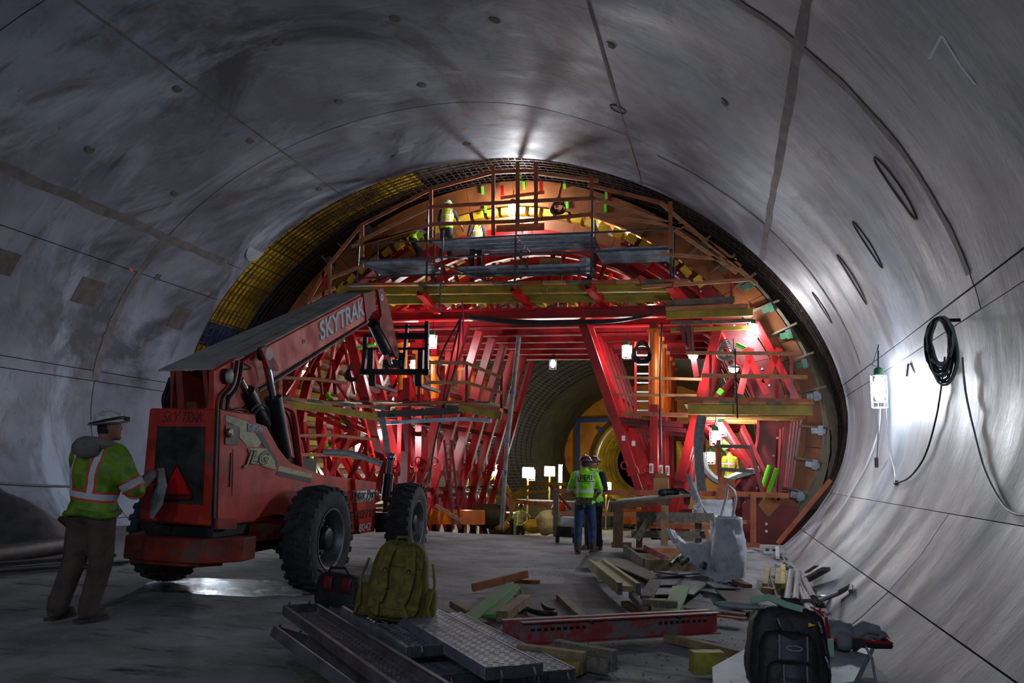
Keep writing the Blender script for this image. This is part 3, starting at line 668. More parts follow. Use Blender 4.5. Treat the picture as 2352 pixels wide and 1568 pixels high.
# tall grey pole leaning in front of the left legs and its clamps
pol = thing('pole', 'tall grey tube pole rising past the left red legs', 'pole', P(1152, 1215, 19.2))
b = MB(); pp = [P(1192, 773, 19.2), P(1178, 900, 19.2), P(1165, 1010, 19.2), P(1152, 1215, 19.2)]; b.tube([pp[0], pp[1]], .06, 10); b.tube([pp[1], pp[2]], .065, 10); b.tube([pp[2], pp[3]], .055, 10); b.build('tube', mat('pale_tube', (150, 142, 136), .5, c2=(112, 104, 100), scale=5), pol, smooth=True)
for p_ in (pp[1], pp[2], P(1160, 1085, 19.2)): b = MB(); b.cyl(p_ - V((0, 0, .05)), p_ + V((0, 0, .05)), .085, 10); b.build('coupler', galv, pol)
# guard rail and barrier at the floor edge
fr_ = thing('edge_barrier', 'timber barrier with posts along the edge of the upper floor behind the two talking workers', 'railing', G(1450, 1235, 0))
YB_ = 18.0
rail(fr_, [(1272, 1127), (1400, 1130), (1690, 1134), (1812, 1138)], YB_, 11, woodr); rail(fr_, [(1268, 1178), (1480, 1182), (1730, 1200)], YB_ + .1, 8, wood)
for x, y1, y2 in ((1277, 1125, 1232), (1730, 1133, 1250)): board(fr_, x, y1, x, y2, YB_ - .05, 12, woodg if x < 1300 else woodr, 'post', .09)
rail(fr_, [(1672, 1098), (1660, 1150)], YB_ - .2, 34, woodr, 'upright_board', .03)
rail(fr_, [(1690, 1250), (1745, 1252)], YB_ - .2, 9, woodr)
rail(fr_, [(1262, 1113), (1312, 1170)], YB_ + .2, 6, redd, 'brace')
rail(fr_, [(1272, 1180), (1306, 1215)], YB_ + .2, 8, wood, 'brace')
lb = thing('plank', 'long reddish plank leaning on the lower right edge of the concrete lining', 'timber', P(1800, 1250, 18.7)); board(lb, 1786, 1248, 1908, 1102, 18.75, 9, woodr, 'board')
OFF[lb.name] = V(lb.location)
# barrier frame of red posts in the right lower bay
lf = thing('bay_barrier', 'short barrier of two red raking posts and dark boards in the lower right bay', 'railing', P(1700, 1120, 19.9))
rail(lf, [(1650, 1010), (1655, 1125)], 19.9, 9, red, 'post'); rail(lf, [(1722, 1022), (1752, 1132)], 19.9, 9, red, 'post')
rail(lf, [(1640, 1024), (1722, 1026)], 19.8, 8, woodg); rail(lf, [(1650, 1077), (1730, 1082)], 19.8, 8, woodg)

# ---------------------------------------------------------------- hoses, ropes and cables on the gantry
def hose(pts, r, label, m=hosem, cat='hose', name='hose', Y=19.6):
    b = MB(); q = [P(*p, Y) if len(p) == 2 else P(*p) for p in pts]; sm = []
    for i in range(len(q) - 1):
        p0, p1, p2, p3 = q[max(0, i - 1)], q[i], q[i + 1], q[min(len(q) - 1, i + 2)]
        for k in range(6):
            t = k / 6; sm.append(.5 * ((2 * p1) + (p2 - p0) * t + (2 * p0 - 5 * p1 + 4 * p2 - p3) * t * t + (3 * p1 - p0 - 3 * p2 + p3) * t ** 3))
    sm.append(q[-1]); b.tube(sm, r, 6); o = b.build(name, m, None, smooth=True); tag(o, label, cat); return o
hose([(1612, 955), (1604, 1010), (1606, 1080), (1612, 1130)], .12, 'thick grey hose hanging beside the right outer legs')
hose([(1610, 1040), (1622, 1080), (1655, 1105), (1700, 1090), (1745, 1078)], .1, 'grey hose arm sweeping right through the lower bay', Y=21)
hose([(745, 1038), (800, 1040), (840, 1052), (880, 1068)], .08, 'grey hose lying across the lower left bay')
hose([(877, 960), (885, 1000), (890, 1040)], .09, 'grey hose hanging beside the bright lamp behind the telehandler')
for i, pts in enumerate(([(1060, 728), (1042, 800), (1025, 880), (1010, 980)], [(1058, 730), (1050, 820), (1030, 900), (1000, 1010), (985, 1110)], [(1056, 735), (1020, 800), (1005, 855), (1030, 880), (1048, 840)])):
    hose(pts, .028, ('black cable hanging straight down the left red legs', 'long black cable running down to the floor past the left legs', 'black cable looped beside the left red legs')[i], blackm, 'cable', 'cable', 20.0)
for i in range(3): hose([(1075, 725 + 3 * i), (1180, 735 + 4 * i), (1300, 738 + 3 * i), (1420, 734 + 2 * i), (1500, 722)], .03, ('topmost', 'middle', 'lowest')[i] + ' of three black cables slung along the red header beam', blackm, 'cable', 'cable', 20.3)
hose([(1688, 800), (1690, 870), (1694, 960)], .02, 'thin black cable hanging through the right mid platform', blackm, 'cable', 'cable')
hose([(1520, 740), (1516, 900), (1519, 1060)], .03, 'black cable strapped down the orange jack column', blackm, 'cable', 'cable', 20.2)
hose([(1062, 690), (1064, 730), (1064, 790)], .025, 'magenta rope hanging from the upper platform', mat('magenta_rope', (190, 20, 110), .6), 'rope', 'rope')
for i, (cx_, cy_, s) in enumerate(((1475, 805, 16), (812, 850, 14), (1283, 470, 13), (1668, 800, 14))):
    b = MB(); q = P(cx_, cy_, 20.4)
    for k in range(5): b.tube([q + V((math.cos(a) * s * .011 * (1 + .12 * k), -.02 * k, math.sin(a) * s * .016 * (1 - .07 * k) - .04 * k)) for a in (2 * math.pi * j / 14 for j in range(14))], .02, 5, closed=True)
    tag(b.build('cable_coil', blackm if i != 3 else hosem, None, smooth=True), ('dark cable coil hanging by the red ladder', 'dark cable coil hanging behind the boom tip', 'dark cable coil hung under the arch crown', 'grey and yellow cable coil on the right red leg')[i], 'cable coil')

# ---------------------------------------------------------------- lamps
bulbs = {}
def bulb_mat(s, col=(.93, .96, 1)):
    k = (s, col)
    if k not in bulbs: bulbs[k] = glow('lamp_glow', col, s); MATS.pop('lamp_glow')
    return bulbs[k]
cagem = mat('lamp_cage', (205, 212, 215), .4); capm = mat('lamp_cap_green', (30, 96, 60), .5)
def cage_lamp(q, s, label, r=.1, group='caged work lamps', H_=.34, col=(.93, .96, 1), cord=True):
    o = thing('work_lamp', label, 'lamp', q - V((0, 0, H_ * .6)), group)
    b = MB(); b.ell(q, (r, r, H_ * .42), None, 10, 8); b.build('bulb', bulb_mat(s, col), o, smooth=True)
    b = MB(); b.lathe([(.05, .0), (r * .9, .0), (r * .8, .1), (.03, .13)], q + V((0, 0, H_ * .42)), (0, 0, 1), 12); b.build('cap', capm, o, smooth=True)
    b = MB()
    for k in range(8): a = 2 * math.pi * k / 8; b.tube([q + V((math.cos(a) * r * 1.3, math.sin(a) * r * 1.3, z)) for z in (-H_ * .58, H_ * .42)], .006, 4)
    for z in (-.58, -.4, -.2): b.tube([q + V((math.cos(a) * r * 1.3, math.sin(a) * r * 1.3, z * H_)) for a in (2 * math.pi * j / 14 for j in range(14))], .006, 4, closed=True)
    b.build('cage', cagem, o)
    if cord: b = MB(); b.tube([q + V((0, 0, H_ * .42 + .12)), q + V((.01, 0, H_ * .42 + .4))], .012, 5); b.build('hook_cord', blackm, o)
    return o
S = 270
for px, py, Y, s, lb_ in ((1178, 478, 20.9, 3.4, 'brilliant work lamp at the crown of the arch'), (1425, 560, 23.5, 2.2, 'work lamp shining behind the right end of the grey scaffold'), (993, 782, 20.3, 1.3, 'bright lamp beside the fork carriage and the orange jack'),
    (1440, 805, 21.6, 1.6, 'caged lamp by the red ladder'), (1728, 757, 20.6, 1.6, 'lamp shining on the right red flange under the corner platform'), (1656, 983, 21.2, 1.6, 'upper of two caged lamps in the lower right bay'), (1643, 1003, 20.2, 1.0, 'lower of two caged lamps in the lower right bay'),
    (877, 997, 20.4, 1.6, 'bright lamp above the telehandler outrigger cylinder'), (952, 838, 23.0, 1.0, 'small distant lamp seen through the fork carriage'), (1270, 835, 27.5, .02, 'unlit caged lamp hanging at the top of the dark portal'), (700, 845, 23.5, 1.6, 'lamp behind the boom in the left bay')):
    cage_lamp(P(px, py, Y), S * s, lb_)
for q, k, lb_ in (((-9.5, 24.5, 6.2), .7, 'added fill lamp deep in the upper left of the gantry'), ((-2.2, 25.0, 6.6), .7, 'added fill lamp deep in the upper right of the gantry'), ((-.4, 24.0, 2.0), .5, 'added fill lamp deep in the lower right bay of the gantry'), ((-11.5, 24.0, 2.0), .6, 'added fill lamp deep in the lower left bay of the gantry')): cage_lamp(V(q), S * k, lb_)  # fill lights added to brighten the gantry's inside, given caged fixtures
fg_ = 'floodlights on the lower floor'
def flood(px, py, Y, label, tall=False):
    q = P(px, py, Y); o = thing('floodlight', label, 'lamp', V((q.x, q.y, -1.85)), fg_)
    if tall: b = MB(); b.cyl(q - V((0, 0, .5)), q + V((.0, 0, .5)), .09, 10); b.build('tube', bulb_mat(220, (1, .95, .84)), o)
    else:
        b = MB(); b.box(q, (.55, .05, .5)); b.build('lens', bulb_mat(220, (1, .95, .84)), o); b = MB(); b.box(q + V((0, .1, 0)), (.62, .14, .58)); b.build('housing', blackm, o)
    b = MB(); b.cyl(q - V((0, -.1, .3)), V((q.x, q.y + .1, -1.9)), .05, 8); b.build('stand', yb, o)
for a in ((1212, 1085, 42, 'square floodlight left of centre on the lower floor'), (1262, 1082, 45, 'square floodlight next to the tall tube light'), (1137, 1080, 38, 'square floodlight showing between the last left legs and the grey pole'), (1074, 1072, 34, 'floodlight glimpsed through the left red legs'), (1392, 1118, 48, 'low floodlight right of the two talking workers')): flood(*a)
flood(1287, 1090, 40, 'upright tube light at the left of the talking workers', True)
cage_lamp(V((-5.5, 66, 1.0)), 600, 'added far fill lamp at the foot of the yellow head wall', .22, None, .7, (1, .93, .78))  # added fixture that lights up the yellow head wall
cage_lamp(V((-10.5, 44, 1.2)), 300, 'added far fill lamp on the left of the lower floor behind the red legs', .18, None, .6, (1, .93, .78))  # added fixture that lifts the dim vault beyond the gantry
# small down lights under the right platform
for px, py, lb_ in ((1592, 820, 'round downlight under the corner platform'), (1685, 850, 'round downlight hanging over the right mid platform')):
    q = P(px, py, 20.2); o = thing('downlight', lb_, 'lamp', q - V((0, 0, .1))); b = MB(); b.ell(q, (.11, .11, .06), None, 12, 6); b.build('lens', bulb_mat(250), o); b = MB(); b.lathe([(.14, 0), (.14, .05), (.05, .12)], q + V((0, 0, .04)), (0, 0, 1), 12); b.build('shade', galv, o); b = MB(); b.tube([q + V((0, 0, .14)), q + V((0, 0, .8))], .012, 5); b.build('cord', blackm, o)
# ---------------------------------------------------------------- telehandler
tred = mat('handler_red', (202, 50, 28), .5, c2=(172, 38, 24), scale=3, c3=(112, 66, 56), s3=2.2, lo3=.56, hi3=.7, bump=.08, rough2=.65)
tredd = mat('handler_red_dirty', (156, 46, 28), .65, c2=(104, 38, 26), scale=5, c3=(96, 76, 68), s3=3, lo3=.54, hi3=.66, bump=.15)
topdust = mat('boom_dust', (168, 162, 154), .9, c2=(146, 140, 134), scale=3)
rubber = mat('tyre_rubber', (58, 58, 62), .85, c2=(38, 38, 41), scale=6, c3=(92, 90, 90), s3=3, lo3=.55, hi3=.75, bump=.2)
rim_m = mat('rim_grey', (116, 122, 126), .45, .3, c2=(84, 86, 86), scale=5)
bmetal = mat('black_metal', (30, 31, 34), .4, .3, c2=(46, 46, 48), scale=6)
chrome = mat('chrome_rod', (200, 205, 215), .12, 1.)
cream = mat('decal_cream', (186, 190, 150), .6, c2=(150, 152, 124), scale=8, c3=(64, 62, 52), s3=26, lo3=.64, hi3=.7)
decald = mat('decal_grey', (62, 60, 66), .6)
TO = V((-5.63, 8.87, 0)); TH = R(2.2); tx = V((math.cos(TH), math.sin(TH), 0)); ty = V((-math.sin(TH), math.cos(TH), 0))
tel = thing('telehandler', 'dusty red telescopic handler with raised boom and pallet forks facing the gantry', 'telehandler', TO, None, TH)
def tl(q): d = q - TO; return V((d.dot(tx), d.dot(ty), d.z))
def LX(px, py, x): d = ray(px, py); return tl(EYE + d * ((x - (EYE - TO).dot(tx)) / d.dot(tx)))
def LY(px, py, y): d = ray(px, py); return tl(EYE + d * ((y - (EYE - TO).dot(ty)) / d.dot(ty)))
def plateX(pts, x, th, name, m, par=tel, **k):
    b = MB(); q = [LX(*p, x) for p in pts]; b.prism([(p.y, p.z) for p in q], (x, 0, 0), (0, 1, 0), (0, 0, 1), (-th, 0, 0)); return b.build(name, m, par, **k)
def plateY(pts, y, th, name, m, par=tel, **k):
    b = MB(); q = [LY(*p, y) for p in pts]; b.prism([(p.x, p.z) for p in q], (0, y, 0), (1, 0, 0), (0, 0, 1), (0, th, 0)); return b.build(name, m, par, **k)
# chassis and bodywork
b = MB(); b.box((0, .9, .62), (.7, 4.4, .34)); b.box((0, 0, .62), (1.5, .25, .25)); b.box((0, 3.04, .62), (1.5, .25, .25)); b.build('chassis', bmetal, tel)
YR = -1.66
hood = MB(); hp = [LY(*p, YR) for p in ((342, 937), (499, 938), (489, 1210), (318, 1195))]
fr_top = [V((p.x, -.45, p.z)) for p in hp]
hood.hexa([hp[3], hp[2], V((hp[2].x, -.5, hp[2].z)), V((hp[3].x, -.5, hp[3].z)), hp[0], hp[1], V((hp[1].x, -.9, hp[1].z)), V((hp[0].x, -.9, hp[0].z))])
hd_ = hood.build('rear_hood', tred, tel, bevel=.02)
gp = [(362, 979), (470, 980), (465, 1158), (350, 1150)]
b = MB(); q = [LY(*p, YR - .012) for p in gp]
for i in range(34):
    for (a, c, d, e) in ((0, 3, 1, 2),):
        f = i / 33; b.beam(q[0].lerp(q[1], f), q[3].lerp(q[2], f), .006, .008, (0, 1, 0))
for i in range(46): f = i / 45; b.beam(q[0].lerp(q[3], f), q[1].lerp(q[2], f), .006, .008, (0, 1, 0))
gr_ = b.build('rear_grille', mat('grille_steel', (92, 88, 86), .6, .3, c2=(58, 54, 52), scale=5), hd_, fix=False)
plateY(gp, YR - .006, .008, 'grille_back', blackm, hd_)
plateY([(405, 1066), (443, 1137), (436, 1147), (374, 1146), (364, 1137)], YR - .05, .012, 'emblem_border', redd, hd_)
e_ = plateY([(407, 1071), (435, 1134), (371, 1134)], YR - .058, .006, 'slow_emblem', mat('emblem_red', (226, 16, 24), .4), hd_)
# dotted lettering punched in the hood
DOT = {'S': ('01111', '10000', '10000', '01110', '00001', '00001', '11110'), 'K': ('10001', '10010', '10100', '11000', '10100', '10010', '10001'), 'Y': ('10001', '10001', '01010', '00100', '00100', '00100', '00100'),
       'T': ('11111', '00100', '00100', '00100', '00100', '00100', '00100'), 'R': ('11110', '10001', '10001', '11110', '10100', '10010', '10001'), 'A': ('00100', '01010', '10001', '10001', '11111', '10001', '10001'), ' ': ('0',) * 7}
b = MB(); A, B = LY(372, 967, YR - .004), LY(466, 968, YR - .004); n_ = sum(3 if c == ' ' else 6 for c in 'SKY TRAK'); pit = (B.x - A.x) / n_; x = 0
for c in 'SKY TRAK':
    for r_, row in enumerate(DOT[c]):
        for k, v in enumerate(row):
            if v == '1': b.lathe([(0, -.006), (.0062, -.006), (.0062, .002)], V((A.x + (x + k) * pit + (6 - r_) * pit * .42, YR, A.z + (6 - r_) * .0165)), (0, 1, 0), 6)
    x += 3 if c == ' ' else 6
tag(b.build('punched_lettering', blackm, hd_, fix=False), kind='stuff')
XS = .56
side = MB(); sp = [LX(*p, XS) for p in ((507, 941), (560, 960), (612, 980), (640, 1030), (665, 1062), (740, 1090), (815, 1100), (826, 1225), (780, 1215), (640, 1180), (560, 1195), (500, 1208))]
side.prism([(p.y, p.z) for p in sp], (XS, 0, 0), (0, 1, 0), (0, 0, 1), (-.06, 0, 0)); sd = side.build('side_panel', tred, tel)
plateX([(500, 938), (507, 941), (499, 1208), (490, 1212)], XS - .01, .03, 'seam', blackm, tel)
plateX([(536, 1030), (628, 1060), (622, 1130), (534, 1138)], XS + .008, .012, 'access_door', tred, sd)
plateX([(531, 1040), (534, 1040), (532, 1118), (528, 1118)], XS + .01, .02, 'door_hinge', blackm, sd)
plateX([(520, 953), (569, 968), (586, 993), (601, 1015), (592, 1027), (568, 1025), (551, 1005), (550, 982), (518, 966)], XS + .006, .01, 'decal', cream, sd)
plateX([(571, 1029), (612, 1029), (631, 1059), (634, 1078), (618, 1075), (604, 1070), (598, 1066), (580, 1066)], XS + .018, .014, 'decal', cream, sd)
plateX([(585, 993), (602, 995), (640, 1062), (632, 1078), (631, 1060), (600, 1016)], XS + .006, .01, 'decal_shadow', decald, sd)
plateX([(641, 1069), (717, 1088), (716, 1099), (638, 1081)], XS + .006, .01, 'decal_stripe', cream, sd); plateX([(638, 1082), (716, 1100), (714, 1109), (634, 1090)], XS + .006, .01, 'decal_stripe', decald, sd)
q = LX(591, 1052, XS + .022); jl = mat('decal_letters', (40, 44, 34), .6)
text('JLG', 'decal_lettering', jl, sd, basis(q, (0, 1, .0), (0, 0, 1)), .2, .004, shear=.3, sx=1.5, bold=.009); q = LX(591, 1052, XS + .024); text('JLG', 'decal_lettering', cream, sd, basis(q, (0, 1, .0), (0, 0, 1)), .2, .005, shear=.3, bold=-.001, sx=1.5)
plateX([(569, 972), (606, 976), (604, 995), (568, 991)], XS + .012, .012, 'number_plate', mat('plate_purple', (96, 40, 74), .5), sd)
q = LX(587, 983, XS + .014); text('GJ8S46', 'plate_lettering', mat('letter_pale', (196, 200, 206), .6), sd, basis(q, (0, 1, -.03), (0, 0, 1)), .095, .003, sx=1.15)
plateX([(519, 976), (549, 978), (548, 1022), (518, 1020)], XS + .012, .02, 'lamp_recess', bmetal, sd); q = LX(527, 994, XS + .02); b = MB(); b.lathe([(.05, 0), (.045, .02), (0, .03)], q, (1, 0, 0), 14); b.build('tail_lamp', mat('amber_lens', (110, 78, 40), .3), sd, smooth=True)
plateX([(501, 1190), (545, 1190), (543, 1215), (500, 1215)], XS + .03, .06, 'bumper_bracket', tredd, tel)
# rear counterweight
b = MB(); b.prism([(-.62, -1.2), (-.42, -1.72), (.0, -1.8), (.52, -1.78), (.76, -1.4), (.72, -1.1)], (0, 0, .46), (1, 0, 0), (0, 1, 0), (0, 0, .235)); b.prism([(-.5, -1.5), (-.36, -1.7), (.0, -1.77), (.45, -1.74), (.6, -1.5)], (0, 0, .42), (1, 0, 0), (0, 1, 0), (0, 0, .05)); b.build('counterweight', tredd, tel, bevel=.012)
b = MB(); b.box((.08, -1.2, .75), (.8, .7, .1)); b.build('hood_base', blackm, tel)
# front frame with contractor sign and fleet numbers
ff_ = plateX([(815, 1100), (864, 1107), (860, 1220), (826, 1226)], XS + .06, .4, 'front_frame', tred, tel)
b = MB(); b.box((.2, .6, .9), (.6, 2.9, .62)); b.box((.05, -.9, 1.25), (.7, .9, .8)); b.build('engine_bay', tredd, tel)
plateX([(820, 1128), (861, 1124), (861, 1149), (820, 1153)], XS + .068, .01, 'company_sign', stick, ff_)
x1_ = XS + .074; letb = mat('letter_black', (30, 34, 36), .6)
q = LX(841, 1135, x1_); u1, u2 = LX(822, 1135, x1_), LX(860, 1132, x1_)
text('Tutor Perini', 'sign_lettering', letb, ff_, basis(q, (0, 1, 0), (0, 0, 1)), .17, .004, shear=.12, bold=.004, sx=1.2)
q = LX(841, 1147, x1_); text('CORPORATION', 'sign_lettering', letb, ff_, basis(q, (0, 1, 0), (0, 0, 1)), .075, .004, sx=1.65, space=1.2)
q = LX(840, 1181, x1_); text('E02710', 'fleet_number', mat('letter_faded', (84, 44, 44), .7), ff_, basis(q, (0, 1, 0), (0, 0, 1)), .17, .004, sx=1.5)
q = LX(838, 1211, x1_); text('8042', 'fleet_number', mat('letter_pale', (196, 200, 206), .6), ff_, basis(q, (0, 1, 0), (0, 0, 1)), .15, .004, sx=1.5)
# wheels
def wheel(x, y, out, steer=0, R_=.62, W_=.37):
    o = bpy.data.objects.new('wheel', None); COL.objects.link(o); o.parent = tel; o.location = (x, y, R_ - .015); o.rotation_euler = (0, 0, steer); OFF[o.name] = V((0, 0, 0))
    h = W_ / 2; a = V((out, 0, 0))
    b = MB(); b.lathe([(.335, -h * .8), (.42, -h), (.54, -h * .98), (.595, -h * .8), (.605, -h * .3), (.605, h * .3), (.595, h * .8), (.54, h * .98), (.42, h), (.335, h * .8)], (0, 0, 0), a, 44, False); b.build('tyre', rubber, o, smooth=True, ang=50)
    b = MB()
    for k in range(26):
        t = 2 * math.pi * k / 26
        for sgn in (-1, 1):
            t2 = t + (.12 if sgn > 0 else 0); ca = lambda u, r, xx: V((xx * out, math.cos(u) * r, math.sin(u) * r))
            b.hexa([ca(t2 - .06, .595, sgn * .01), ca(t2 + .055, .595, sgn * .01), ca(t2 + .12, .56, sgn * h * .98), ca(t2 + .0, .56, sgn * h * .98), ca(t2 - .05, .627, sgn * .01), ca(t2 + .045, .627, sgn * .01), ca(t2 + .11, .6, sgn * h * 1.0), ca(t2 + .015, .6, sgn * h * 1.0)])
    b.build('tread_block', rubber, o)
    b = MB(); b.lathe([(.345, h * .85), (.36, h * .93), (.335, h * .9), (.315, h * .6), (.29, h * .2), (.27, -h * .1), (.15, -.02), (.12, .0), (.0, .0)], (0, 0, 0), a, 36, False); rm = b.build('rim', rim_m, o, smooth=True)
    b = MB(); b.lathe([(.135, -.04), (.135, .1), (.12, .13), (.1, .14), (0, .14)], (0, 0, 0), a, 20, False); b.build('hub', bmetal, rm, smooth=True)
    b = MB()
    for k in range(10): t = 2 * math.pi * k / 10; p = V((0, math.cos(t) * .2, math.sin(t) * .2)); b.lathe([(.018, 0), (.018, .04), (0, .045)], p - a * .01, a, 6)
    b.build('wheel_nut', galv, rm)
    return o
wheel(.915, -.02, 1); wheel(-1.1, -.0, -1); wheel(.93, 3.04, 1, R(4)); wheel(-.98, 3.04, -1, R(4))
# boom
HB = .27; XB = .02; xr = XB + HB
t0, t1 = LX(508, 848, xr), LX(836, 675, xr); bd_ = (t1 - t0); bd_.x = 0; bl = bd_.length; bd_.normalize(); bn = V((0, -bd_.z, bd_.y)); bh = .43
def BP(s, x, n): return V((x, t0.y, t0.z)) + bd_ * s + bn * n
b = MB(); b.beam(BP(.25, XB, -bh / 2), BP(bl, XB, -bh / 2), HB * 2, bh, (0, 0, 1)); boom = b.build('boom', tred, tel, bevel=.02)
b = MB(); b.add([BP(-.12, XB - .42, .01), BP(-.02, xr + .02, .005), BP(bl, xr - .02, .006), BP(bl, XB - HB + .02, .006), BP(.9, XB - .4, .01), BP(-.12, XB - .42, .03), BP(-.02, xr + .02, .025), BP(bl, xr - .02, .02), BP(bl, XB - HB + .02, .02), BP(.9, XB - .4, .03)], [(4, 3, 2, 1, 0), (5, 6, 7, 8, 9)] + [(i, (i + 1) % 5, 5 + (i + 1) % 5, 5 + i) for i in range(5)]); b.build('boom_cover', topdust, boom)
b = MB(); b.beam(BP(.5, xr - .12, .03), BP(bl * .8, xr - .12, .03), .012, .015); b.beam(BP(.5, XB - .1, .03), BP(bl * .8, XB - .1, .03), .012, .015); b.build('cover_rib', topdust, boom)
for s0, s1, e in ((bl - .06, bl + .02, .02), (bl + .09, bl + .16, -.01), (bl + .2, bl + .3, -.03)):
    b = MB(); b.beam(BP(s0, XB, -bh / 2), BP(s1, XB, -bh / 2), HB * 2 + e * 2, bh + e * 2); b.build('boom_collar', tredd, boom)
b = MB(); b.beam(BP(bl, XB, -bh / 2), BP(bl + .55, XB, -bh / 2), HB * 1.6, bh * .8); b.build('inner_boom', tredd, boom)
q = LX(787, 733, xr); letm = mat('boom_letters', (182, 196, 202), .55, c2=(150, 160, 166), scale=20)
text('SKYTRAK', 'boom_lettering', letm, boom, basis(V((xr + .006, q.y, q.z)), bd_, bn), .36, .004, shear=.1, bold=.008, sx=1.02); text('SKYTRAK', 'lettering_shadow', decald, boom, basis(V((xr + .002, q.y - .025, q.z - .018)), bd_, bn), .36, .003, shear=.1, bold=.012, sx=1.02)
b = MB(); b.tube([BP(.7, xr - .03, -bh - .05), BP(bl + .1, xr - .03, -bh - .03)], .03, 8); b.tube([BP(.7, xr - .14, -bh - .04), BP(bl + .1, xr - .14, -bh - .03)], .035, 8); b.build('extend_line', blackm, boom, smooth=True)
for s in (1.9, 2.9): b = MB(); b.lathe([(.03, 0), (.03, .006), (0, .002)], BP(s, xr, -.2), (1, 0, 0), 10); b.build('inspection_hole', blackm, boom)
# boom head, tilt cylinder, carriage and forks
YC = 4.4
for xx in (xr - .05, XB - HB + .09):
    plateX([(868, 664), (880, 662), (893, 700), (903, 745), (914, 795), (916, 822), (908, 818), (893, 785), (874, 752), (872, 735), (877, 725), (874, 700)], xx, .05, 'boom_head', tredd, boom)
q = LX(877, 683, xr - .05); b = MB(); b.lathe([(.055, 0), (.055, .006), (0, .006)], q, (1, 0, 0), 16); s_ = b.build('round_sticker', stick, boom); text('8', 'sticker_number', letb, s_, basis(q + V((.009, 0, 0)), (0, 1, 0), (0, 0, 1)), .09, .003)
q0, q1, q2 = LX(857, 742, XB + .1), LX(886, 805, XB + .1), LX(898, 835, XB + .1)
b = MB(); b.cyl(q0, q1, .1, 14); tc_ = b.build('tilt_cylinder', bmetal, tel, smooth=True); b = MB(); b.cyl(q1, q2, .035, 10); b.build('rod', chrome, tc_, smooth=True)
car = MB()
def cb(x1, y1, x2, y2, wpx, y=YC, d=.08): A, B = LY(x1, y1, y), LY(x2, y2, y); car.beam(A, B, wpx / FPX * 13.3, d, (0, 1, 0))
cb(841, 768, 834, 858, 9); cb(981, 738, 980, 862, 9); cb(828, 854, 986, 854, 14); cb(905, 772, 985, 772, 15); cb(905, 751, 982, 750, 5); cb(840, 801, 982, 801, 5); cb(853, 801, 851, 850, 14); cb(967, 801, 966, 850, 13); cb(936, 745, 926, 850, 7); cb(841, 770, 870, 772, 8); cb(893, 815, 925, 815, 10); cb(890, 848, 893, 818, 8); cb(924, 848, 920, 815, 10); cb(884, 836, 926, 836, 18, YC, .2); car.build('carriage', bmetal, tel)
for x in (855, 961):
    A = LY(x, 858, YC - .03); B = LY(x, 883, YC - .03); b = MB(); b.beam(A, B, .12, .05, (0, 1, 0)); b.prism([(-.06, 0), (.06, 0), (.03, 1.2), (-.03, 1.2)], B + V((0, 0, -.03)), (1, 0, 0), (0, 1, 0), (0, 0, .05)); b.build('fork', mat('fork_steel', (66, 70, 74), .5, .4, c2=(48, 50, 54), scale=5), tel)
# boom mount: rear tower plates, pivot ears, cylinders and hoses
TY = -1.45
for p_ in ([(391, 850), (401, 850), (395, 937), (391, 937)], [(403, 850), (417, 850), (424, 937), (408, 937)], [(464, 850), (474, 850), (482, 937), (474, 937)], [(481, 850), (492, 850), (500, 937), (483, 937)]): plateY(p_, TY, .9, 'tower_plate', tredd, tel)
plateY([(401, 852), (480, 852), (482, 935), (408, 935)], TY + .4, .05, 'tower_back', blackm, tel)
plateX([(492, 853), (545, 822), (552, 830), (545, 880), (520, 905), (505, 940), (490, 940)], xr + .09, .06, 'pivot_plate', tred, tel)
plateX([(515, 850), (560, 830), (605, 800), (612, 795), (625, 812), (640, 848), (600, 862), (585, 900), (560, 935), (530, 940)], xr + .05, .05, 'boom_bracket', tred, tel)
q = LX(518, 864, xr + .09); b = MB(); b.lathe([(.085, 0), (.085, .05), (.05, .06), (0, .06)], q, (1, 0, 0), 18); b.build('pivot_pin', bmetal, tel, smooth=True)
plateX([(600, 800), (612, 793), (640, 842), (640, 852), (618, 846), (608, 820)], xr + .2, .03, 'cylinder_ear', tredd, tel)
q = LX(608, 812, xr + .14); b = MB(); b.lathe([(.08, -.06), (.09, 0), (.08, .06), (0, .06)], q, (1, 0, 0), 14); b.build('rod_eye', bmetal, tel, smooth=True)
A, Bm, Bb = LX(608, 815, xr + .14), LX(627, 912, xr + .14), LX(652, 1048, xr + .14)
b = MB(); b.cyl(Bm, Bb, .105, 16); lc_ = b.build('lift_cylinder', bmetal, tel, smooth=True); b = MB(); b.cyl(A, Bm, .045, 12); b.build('rod', chrome, lc_, smooth=True)
A, Bm, Bb = LX(552, 872, xr + .06), LX(566, 898, xr + .06), LX(606, 975, xr + .06)
b = MB(); b.cyl(Bm, Bb, .095, 16); lc_ = b.build('slave_cylinder', bmetal, tel, smooth=True); b = MB(); b.cyl(A, Bm, .04, 12); b.build('rod', chrome, lc_, smooth=True)
def lh(pts, r, x, nm='hydraulic_hose', m=None):
    q = [LX(*p, x) if len(p) == 2 else LX(*p) for p in pts]; sm = []
    for i in range(len(q) - 1):
        p0, p1, p2, p3 = q[max(0, i - 1)], q[i], q[i + 1], q[min(len(q) - 1, i + 2)]
        for k in range(5): t = k / 5; sm.append(.5 * ((2 * p1) + (p2 - p0) * t + (2 * p0 - 5 * p1 + 4 * p2 - p3) * t * t + (3 * p1 - p0 - 3 * p2 + p3) * t ** 3))
    b = MB(); b.tube(sm + [q[-1]], r, 6); return b.build(nm, m or blackm, tel, smooth=True)
lh([(545, 828), (540, 860), (530, 890), (512, 912), (508, 940)], .022, xr + .13); lh([(556, 832), (551, 865), (543, 892), (526, 915), (522, 942)], .022, xr + .13); lh([(556, 832), (576, 845), (556, 848)], .012, xr + .13)
